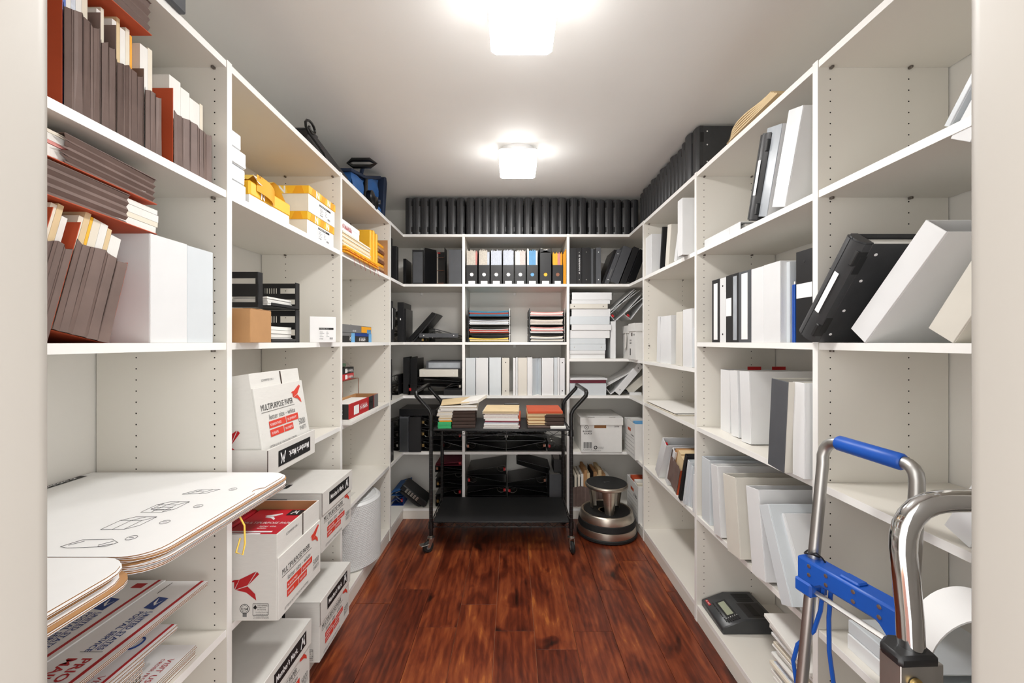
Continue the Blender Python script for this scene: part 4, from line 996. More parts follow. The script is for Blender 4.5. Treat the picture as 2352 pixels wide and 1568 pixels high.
# open carton with reams
r, b, l = lidbox(L(-.716, 1.262, Z5), .275, .44, .262, 'open white paper carton with red-wrapped reams inside', nolid=True, mb_='carton', name='paper_carton')
front = bx('front_flap', r, (.0, -.0045, .0, .275, -.0003, .19), 'carton', .0006)
front_print(front, .275, .20, -.0045, .93); side_print(b, .44, .262)
plate(b, fr(.152, .19, .0003), .006, .074, 'darkbrown', 'slit'); lettering(b, 'SCMMMPSP1198-1', fr(.05, .235), .012, 'inkg', sx=.8)
bx('inner_lining', r, (.0035, .0035, .08, .2715, .0045, .2615), 'kraft', 0); bx('inner_lining', r, (.2700, .005, .08, .2712, .435, .2615), 'kraft', 0); bx('inner_lining', r, (.0035, .4340, .08, .2715, .4360, .2615), 'kraft', 0)
for k, (y0_, lab) in enumerate(((.008, 'red-wrapped paper ream lying in the open carton, nearest the aisle'), (.220, 'red-wrapped paper ream lying deeper in the open carton'))):
    q = thing('paper_ream', lab, 'paper ream', L(-.716, 1.262, Z5) @ TR(.006, y0_, .004))
    bx('wrapper', q, (0, 0, 0, .262, .205, .228), 'redp', .006, smooth=40)
    t = lambda u, v: AX((0, -1, 0), (1, 0, 0), (0, 0, 1), (u, v, .2287))
    lettering(q, 'MULTIPURPOSE PAPER', t(.135, .19), .0215, 'whitep', sx=.8); lettering(q, 'letter size\nwhite', t(.112, .12), .014, 'whitep')
    plate(q, t(.072, .185), .13, .009, 'whitep', 'label_bar'); plate(q, t(.058, .185), .10, .009, 'whitep', 'label_bar'); lettering(q, '500 SHEETS', t(.03, .19), .018, 'whitep')
    bird(q, t(.165, .15), .055, 'whitep'); plate(q, t(.205, .08), .05, .045, 'ink', 'brand_panel'); emark(q, t(.214, .07) @ TR(0, 0, .0006), .028)
# upright carton leaning in its own lid
r = thing('paper_carton', 'white paper carton tilted back, standing in its upturned lid', 'carton', L(-.742, 1.258, Z4))
w, dp, lh = .300, .43, .086
b = obj('lid', MB().box(0, 0, 0, w, .004, lh, 'carton').box(0, dp, 0, w, dp-.004, lh, 'carton').box(0, .004, 0, .004, dp-.004, lh, 'carton').box(w-.004, .004, 0, w, dp-.004, lh, 'carton').box(.004, .004, 0, w-.004, dp-.004, .004, 'carton').mesh('lid', .0008), r)
q = fr(.06, .018); brandplate(b, AX((-1, 0, 0), (0, 0, -1), (0, -1, 0), (.262, -.0008, .068)), .205, .05)
bx('corner_gap', b, (-.0006, -.0006, .002, .0014, .0010, lh-.002), 'darkbrown', 0)
bo = obj('body', MB().box(.006, 0, 0, w-.006, .395, .315, 'carton').mesh('body', .0012), r, TR(0, .012, .006) @ RX(-9))
fl = bx('front_flap', r, (.004, -.006, .05, w-.004, -.0005, .268), 'carton', .0008, TR(0, .012, .006) @ RX(-9))
bxx = TR(0, 0, .062)
f2 = obj('print_sheet', MB().box(.010, -.0068, .062, .012, -.0062, .064, 'carton').mesh('print_sheet'), fl)
front_print(f2, .285, .21, -.0064); f2.location = (.006, 0, .062)
plate(bo, fr(.168, .262), .007, .05, 'darkbrown', 'slit'); lettering(bo, 'SCMMMPSP1198-1', fr(.06, .285), .011, 'inkg', sx=.8)
side_print(bo, .395, .30, .006)
# black stacking trays
def stack_tray(M, w, dp, h, label, win, paper=None):
    r = thing('stacking_letter_tray', label, 'letter tray', M)
    t = .004
    obj('base', MB().box(0, 0, 0, dp, w, t, 'black').mesh('base', .0008), r)
    # back plate (facing the viewer) with cut-outs
    mb = MB()
    cells = win
    mb.box(0, w-t, 0, dp, w, h*.22, 'black').box(0, w-t, h*.40, dp, w, h*.62, 'black').box(0, w-t, h*.82, dp, w, h, 'black')
    for x0, x1 in ((0, .10), (.42, .5), (.95, 1)): mb.box(dp*x0, w-t, h*.22, dp*x1, w, h*.40, 'black').box(dp*x0, w-t, h*.62, dp*x1, w, h*.82, 'black')
    for i in range(5): mb.box(dp*(.12+.06*i), w-t, h*.62, dp*(.145+.06*i), w, h*.82, 'black')
    mb.box(dp*.10, w-t, h*.22, dp*.42, w, h*.40, 'black')
    obj('back_plate', mb.mesh('back_plate'), r)
    obj('side_plate', MB().box(dp-t, w-.03, 0, dp, w-t, h, 'black').box(dp-t, 0, 0, dp, w-.03, .014, 'black').mesh('side_plate', .0008), r)
    if paper:
        sheets(r, .012, .006, t+.001, dp*.80, w*.85, paper, 4, ['paper'], .004, 'paper_sheaf', bend=.012)
    return r
# frame: x from the wall side towards the aisle, y along the wall
def VL(px0, Y, z): return TR((px0-CX)*Y/F, Y, H+z)
def tray_at(px0, px1, Y, z, h, label, paper):
    x0, x1 = (px0-CX)*Y/F, (px1-CX)*Y/F
    return stack_tray(TR(x0, Y-.20, H+z), .20, x1-x0, h, label, None, paper)
tray_at(600, 688, 1.745, Z3, .134, 'lower black stacking tray filled with white paper', .055)
tray_at(600, 688, 1.745, Z3+.135, .112, 'upper black stacking tray with a thin sheaf of white paper', .030)
x0 = (516-CX)*1.52/F; x1 = (600-CX)*1.52/F
def slot_tray(z, h, label):
    r = thing('stacking_letter_tray', label, 'letter tray', TR(x0, 1.50, H+z)); w = x1-x0; mb = MB()
    for a, b_ in ((0, .14), (.30, .66), (.82, 1)): mb.box(0, 0, h*a, w, .005, h*b_, 'black')
    for a, b_ in ((.14, .30), (.66, .82)): mb.box(0, 0, h*a, w*.27, .005, h*b_, 'black').box(w*.93, 0, h*a, w, .005, h*b_, 'black')
    obj('end_plate', mb.mesh('end_plate', .0006), r); bx('side_plate', r, (w-.005, .006, 0, w, .03, h), 'black', .0008); bx('shelf_plate', r, (0, .006, 0, w-.006, .034, .004), 'black', 0)
    bx('paper_sheaf', r, (.02, .010, .006, w-.012, .032, h*.24), 'paper', 0)
slot_tray(Z3+.128, .128, 'black stacking tray with two label slots above the brown box')
slot_tray(Z3, .124, 'black stacking tray standing behind the small brown box')
r = thing('brown_carton', 'small plain brown cardboard box beside the black trays', 'box', TR((478-CX)*1.30/F, 1.268, H+Z3)); w = (590-478)*1.30/F
bx('body', r, (0, 0, 0, w, .11, .104), 'kraft', .0015); bx('lid_flap', r, (0, .003, .1045, w, .107, .106), 'kraft', .0004); bx('tape', r, (0, .05, .1062, w, .06, .1066), 'manila', 0)
def labelbox(M, w, dp, h, label, side='x', m='whitep', txt='capital bond  envelope'):
    """white box whose labelled face looks at the viewer"""
    r = thing('stationery_box', label, 'box', M); bx('body', r, (0, 0, 0, w, dp, h), m, .0015)
    return r
def paperlabel(parent, M, w, h):
    plate(parent, M, w, h, 'whitep', 'paper_label'); plate(parent, M @ TR(.02*w, h*.80, .0005), w*.96, h*.16, 'ink', 'label_title')
    marks(parent, M @ TR(.06*w, h*.84, .001), w*.6, h*.08, 14, 'whitep')
    for k in range(4): plate(parent, M @ TR(w*.06, h*(.62-.12*k), .0005), w*(.22, .30, .18, .26)[k], h*.025, 'inkg', 'label_line'); plate(parent, M @ TR(w*.5, h*(.62-.12*k), .0005), w*(.12, .16, .10, .2)[k], h*.025, 'inkg', 'label_line')
    barcode(parent, M @ TR(w*.72, h*.05, .0005), w*.22, h*.16, 8, 'inkg'); marks(parent, M @ TR(w*.06, h*.05, .0005), w*.24, h*.12, 5, 'ink')
r = labelbox(TR((711-CX)*1.79/F, 1.79, H+Z3) @ RZ(24), .104, .12, .112, 'small white box with a printed shipping label beside the trays')
paperlabel(r, fr(.036, .010), .060, .056)
# yellow-lidded boxes and yellow parcels on the second shelf
def yellowbox(X1, Ya, Yb, z, h, label):
    """lid patterned yellow; X1 aisle face, Ya near face"""
    r = thing('yellow_lidded_box', label, 'box', WMX['L'] @ TR(Ya, XL-X1, z)); w = Yb-Ya; dp = .30
    b = bx('body', r, (.003, .003, 0, w-.003, dp-.003, h-.004), 'whitep', .001)
    bx('end_panel', r, (.0022, .004, .001, .0028, dp-.004, h-.006), 'ivory', 0)
    l = obj('lid', MB().box(0, 0, h-.034, w, dp, h, 'yellow').mesh('lid', .0015), r)
    mb = MB()
    for k in range(5):
        u = .02+k*(w-.03)/5; mb.prism([(u, h-.033), (u+.03, h-.033), (u+.045, h-.002), (u+.012, h-.002)], -.0006, -.0001, 'yellow2' if k % 2 else 'goldenrod', 'y')
    for k in range(4):
        v = .02+k*.07; mb.prism([(v, h-.033), (v+.05, h-.033), (v+.035, h-.002), (v+.01, h-.002)], -.0006, -.0001, 'yellow2' if k % 2 else 'goldenrod', 'x')
    obj('lid_pattern', mb.mesh('lid_pattern'), l)['kind'] = 'stuff'
    lettering(l, 'N', sd(.13, h-.032, .0010), .042, 'whitep', bold=.03); lettering(l, 'NEENAH', AX((0, 0, 1), (0, 1, 0), (-1, 0, 0), (-.0010, .135, h-.032)), .007, 'whitep')
    for u in (.06, .17): lettering(l, 'N', fr(u, h-.032, .0010), .042, 'whitep', bold=.03)
    paperlabel(b, fr(.095, .008, .001, .003), .115, .054)
    return r
Yn, Yf_ = 1.735, 1.995
yellowbox(-.856, Yn, Yf_, Z2, .102, 'yellow-lidded white stationery box, lower of its pair')
yellowbox(-.852, Yn+.003, Yf_+.003, Z2+.1025, .108, 'yellow-lidded white stationery box, upper of its pair')
r = thing('yellow_paper_parcel', 'torn yellow wrapped paper parcel between plastic-wrapped reams and boxes', 'paper ream', WMX['L'] @ TR(1.345, .012, Z2))
bx('ream', r, (0, 0, 0, .24, .29, .042), 'whitep', .002); bx('wrapper', r, (-.003, -.003, .030, .243, .293, .080), 'yellow', .006)
mb = MB().grid(8, 5, lambda u, v: (u*.235+.004*math.sin(7*v), .005+v*.26, .082+.042*math.sin(math.pi*u)*(.6+.4*math.sin(5*v+2*u))+.014*math.sin(11*u+3*v)), 'yellow2')
obj('torn_wrapper', mb.mesh('torn_wrapper', 0, 50), r)
mb = MB().grid(6, 3, lambda u, v: (.03+u*.10, -.005-.012*math.sin(3*u), .055+v*.055-.02*u), 'goldenrod'); obj('loose_flap', mb.mesh('loose_flap', 0, 50), r)
plate(r, AX((1, 0, 0), (0, .55, .83), (0, -.83, .55), (.03, -.012, .078)), .075, .038, 'whitep', 'paper_label'); marks(r, AX((1, 0, 0), (0, .55, .83), (0, -.83, .55), (.036, -.0125, .100)), .055, .009, 8, 'ink'); lettering(r, 'N', fr(.05, .034, .0065), .03, 'whitep', bold=.03)
GW = 'plastic-wrapped white reams stacked on the second shelf'
for k, lab in enumerate(('plastic-wrapped white ream, bottom of the stack by the panel', 'plastic-wrapped white ream, second from the bottom of its stack', 'plastic-wrapped white ream, second from the top of its stack', 'plastic-wrapped white ream, topmost of its stack')):
    q = thing('wrapped_ream', lab, 'paper ream', WMX['L'] @ TR(Y1+T+.006, .012+.004*(k % 2), Z2+k*.0515))
    bx('paper', q, (.002, .002, .001, .078-.006*k*(k > 2), .26, .048), 'paperl', .001); bx('film', q, (0, 0, 0, .080-.006*k*(k > 2), .262, .0505), 'film', .004)
# ================================================================ left shelving, third bay
a3 = Y2+T+.01
r = thing('envelope_pile', 'pile of cream and yellow string-tied envelopes under a white box', 'envelopes', WMX['L'] @ TR(a3, -.012, Z2)); 
sheets(r, 0, .0, 0, .50, .30, .034, 5, ['goldenrod', 'yellow', 'goldenrod'], .006, 'envelope'); sheets(r, 0, .012, .034, .40, .28, .075, 8, ['manila', 'ivory'], .006, 'folder')
for k in range(6):
    u = .03+.075*k; tb('string', r, [(u, -.004, .02), (u+.01, -.02, .0), (u+.03, -.022, -.03-.006*(k % 3)), (u+.045+.01*(k % 2), -.020, -.055)], .0009, 'red', 4)
r = thing('white_stationery_box', 'white box with red label lying on the envelope pile', 'box', WMX['L'] @ TR(a3, .012, Z2+.1105)); bx('body', r, (0, 0, 0, .25, .26, .058), 'whitep', .0015); bx('lid', r, (-.001, -.001, .035, .251, .261, .060), 'whitep', .001)
marks(r, fr(.02, .016, .0016), .12, .024, 9, 'inkr')
r = thing('green_envelope', 'crumpled pale yellow bag on top of the white stationery box', 'bag', WMX['L'] @ TR(a3+.01, .05, Z2+.1715))
obj('bag', MB().grid(6, 4, lambda u, v: (u*.10, v*.12, .018*math.sin(math.pi*u)*math.sin(math.pi*v)*(1+.4*math.sin(9*u))+.001), 'yellow2').mesh('bag', 0, 60), r)
r = thing('yellow_envelope_bundle', 'yellow padded envelopes standing upright beside the brown open box', 'envelopes', WMX['L'] @ TR(2.515, .02, Z2+.035))
for k in range(5): bx('envelope', r, (k*.028, .004*(k % 2), .0, k*.028+.025, .25, .20+.006*(k % 3)), 'goldenrod' if k % 2 else 'yellow', .006)
r = thing('open_brown_box', 'brown cardboard box on end packed with orange envelopes', 'box', WMX['L'] @ TR(2.685, .01, Z2)); w, hh, t = .142, .245, .003
obj('shell', MB().box(0, 0, 0, w, .27, t, 'kraftd').box(w-t, 0, 0, w, .27, hh, 'kraft').box(0, .05, 0, t, .27, hh, 'kraft').box(0, .10, hh-t, w, .27, hh, 'kraftd').box(0, .267, 0, w, .27, hh, 'kraft').mesh('shell'), r)
for k in range(9): bx('envelope', r, (.006, .02+.003*(k % 3), .008+k*.022, w-.006, .25, .008+k*.022+.019), ('copper', 'kraft', 'goldenrod')[k % 3], .002)
# pen boxes
r = thing('pen_carton', 'grey and orange carton lying across two black pen boxes', 'box', WMX['L'] @ TR(a3, .03, Z3+.052)); bx('body', r, (0, 0, 0, .50, .20, .042), 'inkg', .001); plate(r, fr(.33, .004), .165, .034, 'goldenrod'); plate(r, fr(.42, .0), .07, .022, 'lightblue'); marks(r, fr(.2, .006), .05, .010, 4, 'whitep')
for k, (tx, lab) in enumerate((('G2', 'black pen box with green lettering under the grey carton'), ('Fine pen', 'black and blue pen box beside the green-lettered one'))):
    q = thing('pen_box', lab, 'box', WMX['L'] @ TR(a3+(.0, .235)[k], .03, Z3)); ln = (.23, .265)[k]
    bx('body', q, (0, 0, 0, ln, .18, .0515), 'ink', .001); plate(q, fr(.0, .034), ln*.8, .017, 'blued' if k else 'inkg'); marks(q, fr(.03, .006), .05, .022, 2, 'green') if k == 0 else None; lettering(q, 'clip', AX((-.8, 0, -.6), (.6, 0, -.8), (0, -1, 0), (.19, -.0008, .045)), .034, 'whitep') if k == 0 else marks(q, fr(.06, .006), .10, .022, 6, 'whitep'); plate(q, fr(ln-.05, .0), .05, .05, 'lightblue')
# wire rack, red staple boxes, paper tray carton
r = thing('paper_sheaf', 'sheaf of white paper under the red and black carton', 'paper', WMX['L'] @ TR(a3, -.035, Z4)); sheets(r, 0, 0, 0, .40, .14, .028, 4, ['paper'], .004, 'sheet_pile')
r = thing('catalog_box', 'open red and black paper box printed in white letters', 'box', WMX['L'] @ TR(a3, -.03, Z4+.029)); w, hh, t, dq = .44, .075, .003, .135
obj('shell', MB().box(0, 0, 0, w, t, hh, 'red').box(0, dq-t, 0, w, dq, hh, 'kraft').box(0, t, 0, t, dq-t, hh, 'ink').box(w-t, t, 0, w, dq-t, hh, 'kraft').box(t, t, 0, w-t, dq-t, t, 'kraft').mesh('shell'), r)
bx('papers', r, (.006, .008, .004, .36, .128, .062), 'paper', 0)
plate(r, fr(.28, .0), .08, hh, 'ink'); plate(r, fr(.37, .0), .07, hh, 'inkg'); marks(r, fr(.15, .025), .11, .028, 7, 'whitep'); lettering(r, 'PS', sd(.07, .02), .04, 'whitep', bold=.02); plate(r, fr(.06, .012), .07, .045, 'whitep'); marks(r, fr(.295, .035), .05, .018, 4, 'whitep')
r = thing('wire_rack', 'copper wire shelf riser carrying the red staple boxes', 'rack', WMX['L'] @ TR(2.33, .115, Z4))
for x in (0, .24):
    for y in (0, .16): tb('leg', r, [(x, y, 0), (x, y, .190)], .0022, 'copper', 6)
for k in range(9): tb('wire', r, [(.03*k, 0, .190), (.03*k, .16, .190)], .0018, 'copper', 5)
for y in (0, .16): tb('rail', r, [(0, y, .1905), (.24, y, .1905)], .0022, 'copper', 6)
for k, (m, lab) in enumerate((('red', 'red staple box on the copper wire riser'), ('ink', 'black staple box on top of the red staple box'))):
    q = thing('staple_box', lab, 'box', WMX['L'] @ TR(2.335, .118, Z4+.193+.0365*k)); bx('body', q, (0, 0, 0, .17, .12, .036), m, .001); marks(q, fr(.075, .01), .08, .016, 7, 'whitep'); plate(q, fr(.04, .006), .03, .024, 'whitep'); plate(q, fr(.12, .004), .045, .012, 'inkg')
r = thing('plastic_bag', 'clear plastic bag of small dark clips on the staple boxes', 'bag', WMX['L'] @ TR(2.335, .12, Z4+.2665))
obj('film', MB().grid(8, 5, lambda u, v: (u*.16, v*.11, .050*math.sin(math.pi*u)**.6*math.sin(math.pi*v)**.6+.004*math.sin(13*u+7*v)+.002), 'clear').mesh('film', 0, 60), r)
for k in range(8): bx('clip', r, (.03+.015*k, .03+.02*(k % 3), .002, .042+.015*k, .05+.02*(k % 3), .02), 'ink' if k % 2 else 'green', .002)
r = thing('plastic_bag', 'crumpled clear plastic film lying flat on the lower shelf', 'bag', WMX['L'] @ TR(a3+.05, .04, Z5))
obj('film', MB().grid(10, 8, lambda u, v: (u*.22, v*.25, .004+.03*abs(math.sin(5*u+2*v))*math.sin(math.pi*u)*math.sin(math.pi*v)), 'clear').mesh('film', 0, 60), r)
# bubble wrap roll
r = thing('bubble_wrap_roll', 'large white bubble wrap roll standing on the bottom shelf', 'bubble wrap', TR(-.985, 2.46, H+Z6))
R_ = .192; hh = .375
n = 96; vs = []; mb = MB()
prof = [(R_-.012, 0), (R_, .012), (R_, hh-.012), (R_-.012, hh)]
mb.lathe(prof+[(.05, hh), (.045, hh-.1)], 'bubble', n); obj('roll', mb.mesh('roll', 0, 40), r)
mb = MB(); k = 0
bu = [(0, 0, .0032)]+[(.0046*math.cos(i*math.pi/3), .0046*math.sin(i*math.pi/3), 0) for i in range(6)]
for j in range(36):
    for i in range(118):
        a = 2*math.pi*(i+.5*(j % 2))/118
        if not (-2.6 < (a if a < math.pi else a-2*math.pi) < 1.3): continue
        zc = .014+j*.0099; er = Vector((math.cos(a), math.sin(a), 0)); et = Vector((-er.y, er.x, 0)); c = er*R_+Vector((0, 0, zc))
        mb.add([c+et*p[0]+Vector((0, 0, p[1]))+er*p[2] for p in bu], [(0, 1+q_, 1+(q_+1) % 6) for q_ in range(6)], 'bubble')
o = obj('bubbles', mb.mesh('bubbles', 0, 80), r); o['kind'] = 'stuff'
for k in range(4):
    obj('layer_edge', MB().tube([((R_-.025-.03*k)*math.cos(a), (R_-.025-.03*k)*math.sin(a), hh+.001) for a in [i*math.pi/18 for i in range(36)]], .002, 'bubble', 4, True).mesh('layer_edge'), r)
# ================================================================ on top of the left shelving
r = thing('black_case', 'dark grey case on top of the shelving near the doorway', 'case', WMX['L'] @ TR(.925, -.012, ZT)); bx('body', r, (0, 0, 0, .13, .14, .045), 'grey', .004); bx('lid', r, (.002, .002, .0455, .128, .138, .06), 'black', .003); bx('strap', r, (.05, -.0015, 0, .07, .0, .045), 'black', 0)
# black metal trough with scroll handle
r = thing('metal_trough', 'long black metal stand with a scrolled handle on top of the shelving', 'metal stand', WMX['L'] @ TR(1.76, .045, ZT))
obj('panel', MB().prism([(0, 0), (.10, 0), (.13, .105), (.05, .105)], .0, .006, 'black', 'y').prism([(0, 0), (.47, 0), (.47, .04), (.09, .105), (.06, .105)], .07, .08, 'black', 'y').mesh('panel', .001), r)
obj('rim', MB().box(.05, .0, .100, .09, .085, .106, 'smoke').mesh('rim', .001), r)
obj('trough', MB().prism([(.05, .10), (.10, .105), (.48, .055), (.48, .0), (.02, .0)], .002, .075, 'black', 'y').mesh('trough', .003), r)
sp = [(.19, -.012, .006), (.185, -.013, .02), (.15, -.014, .042), (.08, -.015, .054), (.01, -.016, .064)]
for i in range(14):
    a = math.radians(205-30*i); rr = .040*(1-.05*i); sp.append((.032+rr*math.cos(a)*1.3, -.016, .092+rr*math.sin(a)*.8))
tb('scroll_handle', r, sp, .0055, 'cartm', 8)
# folded blue wagon
r = thing('folding_wagon', 'folded blue fabric wagon with black handle on top of the shelving', 'wagon', WMX['L'] @ TR(2.26, .015, ZT))
def puff(P, y0, y1, m, nm):
    # cushion between four (x, z) corners: bl, br, tr, tl
    (ax_, az), (bx_, bz), (cx2, cz2), (dx_, dz) = P; mb = MB()
    def f(u, v):
        x = (ax_*(1-u)+bx_*u)*(1-v)+(dx_*(1-u)+cx2*u)*v; z_ = (az*(1-u)+bz*u)*(1-v)+(dz*(1-u)+cz2*u)*v
        return (x, y0-.024*(math.sin(math.pi*u)*math.sin(math.pi*v))**.5-.005*math.sin(8*u+5*v), z_)
    mb.grid(9, 7, f, m); mb.prism([(ax_, az), (bx_, bz), (cx2, cz2), (dx_, dz)], y0+.003, y1, m, 'y'); obj(nm, mb.mesh(nm, 0, 60), r)
puff([(.03, .0), (.17, .0), (.20, .125), (.02, .105)], .03, .16, 'fabric', 'fabric_panel')
puff([(.25, .075), (.45, .075), (.47, .235), (.24, .165)], .03, .16, 'fabric', 'fabric_panel')
puff([(.36, .0), (.50, .0), (.49, .06), (.36, .05)], .03, .16, 'fabric', 'fabric_panel')
obj('binding', MB().prism([(.0, .10), (.0, .118), (.22, .165), (.50, .275), (.52, .268), (.47, .238), (.24, .150)], .02, .165, 'fabricd', 'y').mesh('binding', .003), r)
obj('side_panel', MB().prism([(.485, 0), (.53, .0), (.575, .25), (.555, .29), (.52, .27)], .0, .165, 'fabricd', 'y').mesh('side_panel', .006), r)
tb('frame', r, [(.20, .022, .0), (.215, .02, .14), (.23, .02, .15), (.235, .022, .0)], .008, 'cartm', 6)
for x, zc in ((.245, .045), (.305, .030)):
    obj('wheel', MB().lathe([(.001, -.02), (.03, -.018), (.040, -.012), (.040, .012), (.03, .018), (.001, .02)], 'cartm', 18).mesh('wheel', 0, 40), r, TR(x, .0, zc) @ RX(90))
for x in (.335, .385): obj('bolt', MB().lathe([(.014, 0), (.014, .018), (.001, .02)], 'metal', 10).mesh('bolt', 0, 40), r, TR(x, .006, .062) @ RX(90))
tb('handle_stem', r, [(.24, .06, .10), (.20, .045, .150), (.165, .018, .196)], .011, 'fabricd', 8)
tb('handle_grip', r, [(.14, .095, .205), (.135, .07, .222), (.135, -.03, .222), (.145, -.062, .205), (.15, -.03, .190), (.15, .07, .190)], .012, 'cartm', 8, True)
# ================================================================ right shelving, bay next to the corner
z = Z2
up('R', 1483, 1496, z, .262, 'white', 'white binder against the panel on the shelf under the black cases', d=.012, dep=.25)
def rlean(px, z, wd_, h, m, lab, lean, d=.012, dep=.26, **k):
    """binder on the right shelving leaning towards the doorway (lean>0) or the back (lean<0); px = foot corner it rests on"""
    M = at('R', sx('R', px, d), d, z, lean) @ (TR(-wd_, 0, 0) if lean > 0 else I4)
    return ring_binder(M, wd_, h, dep, m, lab, None, **k)
rlean(1517, z, .016, .255, 'black', 'slim black binder leaning between white binders', 9)
rlean(1535, z, .055, .24, 'cream', 'cream white binder leaning beside the slim black one', 11, d=.02)
rlean(1553, z, .035, .20, 'white', 'low white binder slanting against the tall white one', 20, d=.015)
up('R', 1556.5, 1567, z, .292, 'white', 'tall white binder standing forward on the shelf near the corner', d=-.03, dep=.27)
up('R', 1575, 1591, z, .29, 'cool', 'bluish white binder half hidden behind the panel near the corner', d=.03, dep=.27, rivets='metal')
z = Z3R
rlean(1515, z, .055, .288, 'white', 'white binder leaning against its row on the lowered shelf', 4, d=.02)
up('R', 1516.5, 1541, z, .285, 'white', 'wide white binder in the row on the lowered shelf', d=.02)
rlean(1566, z, .085, .292, 'cream', 'wide yellowed binder in the row on the lowered shelf', 2, d=.01, rings=True, pages=None, booster=True)
up('R', 1568.5, 1589, z, .30, 'white', 'tall white binder last in the row on the lowered shelf', d=.008)
rlean(1594.5, z, .028, .20, 'cool', 'short white folder leaning at the panel of the lowered shelf', 6, d=.01)
z = Z4
r = thing('paper_sheaf', 'loose white papers lying flat below the lowered shelf', 'paper', at('R', sx('R', 1487, .02), .02, z)); sheets(r, 0, 0, 0, .50, .26, .016, 5, ['paper', 'ivory', 'paper', 'inkg', 'paper'], .012, 'sheet_pile')
z = Z5
rlean(1512, z, .07, .27, 'white', 'white binder leaning far over with red ring tabs', 30, d=.01, rings=True, booster=True, pages=None)
rlean(1533, z, .045, .255, 'white', 'white binder slanted behind the brown file pocket', 28, d=.015, rings=True, booster=True, pages=None)
a, b = sx('R', 1534, .015), sx('R', 1556, .015)
pocket(at('R', b, .01, z, 20) @ TR(-(b-a), 0, 0), b-a, .20, .25, 'tan and brown file pocket among the leaning binders', None, ('darkbrown', 'orange'), 2, .16, [(.3, .21, 'kraft'), (.3, .225, 'manila'), (.3, .215, 'manila')])
rlean(1562, z, .028, .275, 'black', 'black binder leaning between the file pocket and white folders', 19, d=-.005)
for k, px in enumerate((1572, 1580, 1588)):
    rlean(px, z, .024, .25-.02*k, 'cool', ('white folder leaning against the black binder', 'second white folder leaning behind the black binder', 'third white folder leaning beside the panel')[k], 15, d=-.005+.01*k)
rlean(1594.5, z, .02, .19, 'white', 'short white folder upright beside the panel', 3, d=.0)
# ================================================================ right shelving, middle bay
z = Z2
flat('R', 1618, 1700, z, .036, 'white', 'white binder lying flat with shiny spine under the leaning case', d=.012, dep=.27, patch=(.08, .30, 'film', .003))
M = at('R', sx('R', 1731, -.01), -.01, z, 17) @ TR(-.062, 0, 0)
case_binder(M, .062, .298, .28, 'black plastic case binder leaning on the shelf with a white strip', None, rivets=True, patch=True)
rlean(1760, z, .085, .30, 'silverv', 'white binder with glossy streaked cover leaning on its neighbour', 17, d=.005, cover='white')
rlean(1802, z, .07, .30, 'film', 'white binder with rippled glossy spine leaning into the panel', 17, d=.0, cover='white')
z = Z3
for pa, pb, tpx, tpy, m, lab, kw in (
    (1635.4, 1653, 1640, 642, 'black', 'black binder with white spine strip beside the riveted white binder', dict(patch=(.012, .262, 'whitep', .018))),
    (1653.4, 1667, 1656, 638, 'white', 'white binder with two dark rivets between black binders', dict(rivets='ink')),
    (1667.4, 1681, 1670, 632, 'black', 'black binder with a short white label mid-spine', dict(patch=(.11, .185, 'whitep', .003))),
    (1681.4, 1696, 1684, 628, 'black', 'black binder with silver striped spine', dict(patch=(.01, .27, 'silverv', .010))),
    (1696.4, 1725, 1700, 624, 'grey', 'grey binder with a broad white strip along its spine', dict(patch=(.012, .27, 'whitep', .022))),
    (1725.6, 1754, 1730, 616, 'white', 'white binder left of the widest white binder, spine slightly creased', {}),
    (1754.6, 1792, 1758, 607, 'white', 'widest white binder on the eye-level shelf', {}),
    (1828, 1868, 1832, 577, 'black', 'tall black binder with a white label, nearest the panel', dict(patch=(.14, .185, 'whitep', .004), rivets='caseb'))):
    up('R', pa, pb, z, zz('R', tpx, tpy)-z, m, lab, d=.008, dep=.27, **kw)
up('R', 1796, 1814, z, .272, 'cool', 'bluish binder with glossy cover set back beside the black binder', d=.03, dep=.26)
r = thing('blue_folder', 'bright blue folder pinched beside the tall black binder', 'folder', at('R', sx('R', 1819, .02), .02, z)); bx('cover', r, (0, 0, 0, .004, .24, .19), 'blue', .001); bx('cover', r, (.009, 0, 0, .013, .24, .19), 'blue', .001); bx('papers', r, (.004, .004, .002, .009, .23, .2), 'paper', 0)
z = Z4
rlean(1669, z, .07, .285, 'white', 'white binder first in the row under the eye-level shelf', -2, d=.085, dep=.28) if False else up('R', 1655, 1676, z, .285, 'white', 'white binder first in the row behind the dark binder', d=.085, dep=.28)
rlean(1680, z, .06, .288, 'white', 'white binder in the middle of the row with red-tabbed papers', -3, d=.07, dep=.28)
rlean(1703, z, .07, .292, 'white', 'white binder with broad plain cover facing the doorway', -3, d=.055, dep=.30)
r = thing('paper_sheaf', 'papers with red index tabs sticking up behind the white row', 'paper', at('R', -1.872, .10, z)); bx('sheet_pile', r, (0, 0, 0, .012, .25, .288), 'paper', 0)
for k, u in enumerate((.06, .17)): bx('index_tab', r, (.003, u, .286, .006, u+.06, .303), 'red', 0)
rlean(1758, z, .075, .288, 'black', 'large dark grey binder with cream edge jutting over the shelf', 6, d=-.08, dep=.27, cover='cream', rings=True, pages=None) if False else None
M = at('R', -1.311, -.042, z, 4) @ TR(-.082, 0, 0)
r = ring_binder(M, .082, .29, .27, 'grey', 'large dark grey binder with cream edge jutting over the shelf', None, pages=None, rings=True, cover='cream')
ring_binder(at('R', -1.302, -.02, z), .052, .29, .29, 'white', 'white binder beside the dark grey binder, against the panel')
z = Z5
up('R', 1612, 1630, z, .30, 'cool', 'bluish white binder with open top showing red ring tabs', d=.01, dep=.30, rings=True, booster=True, pages=None)
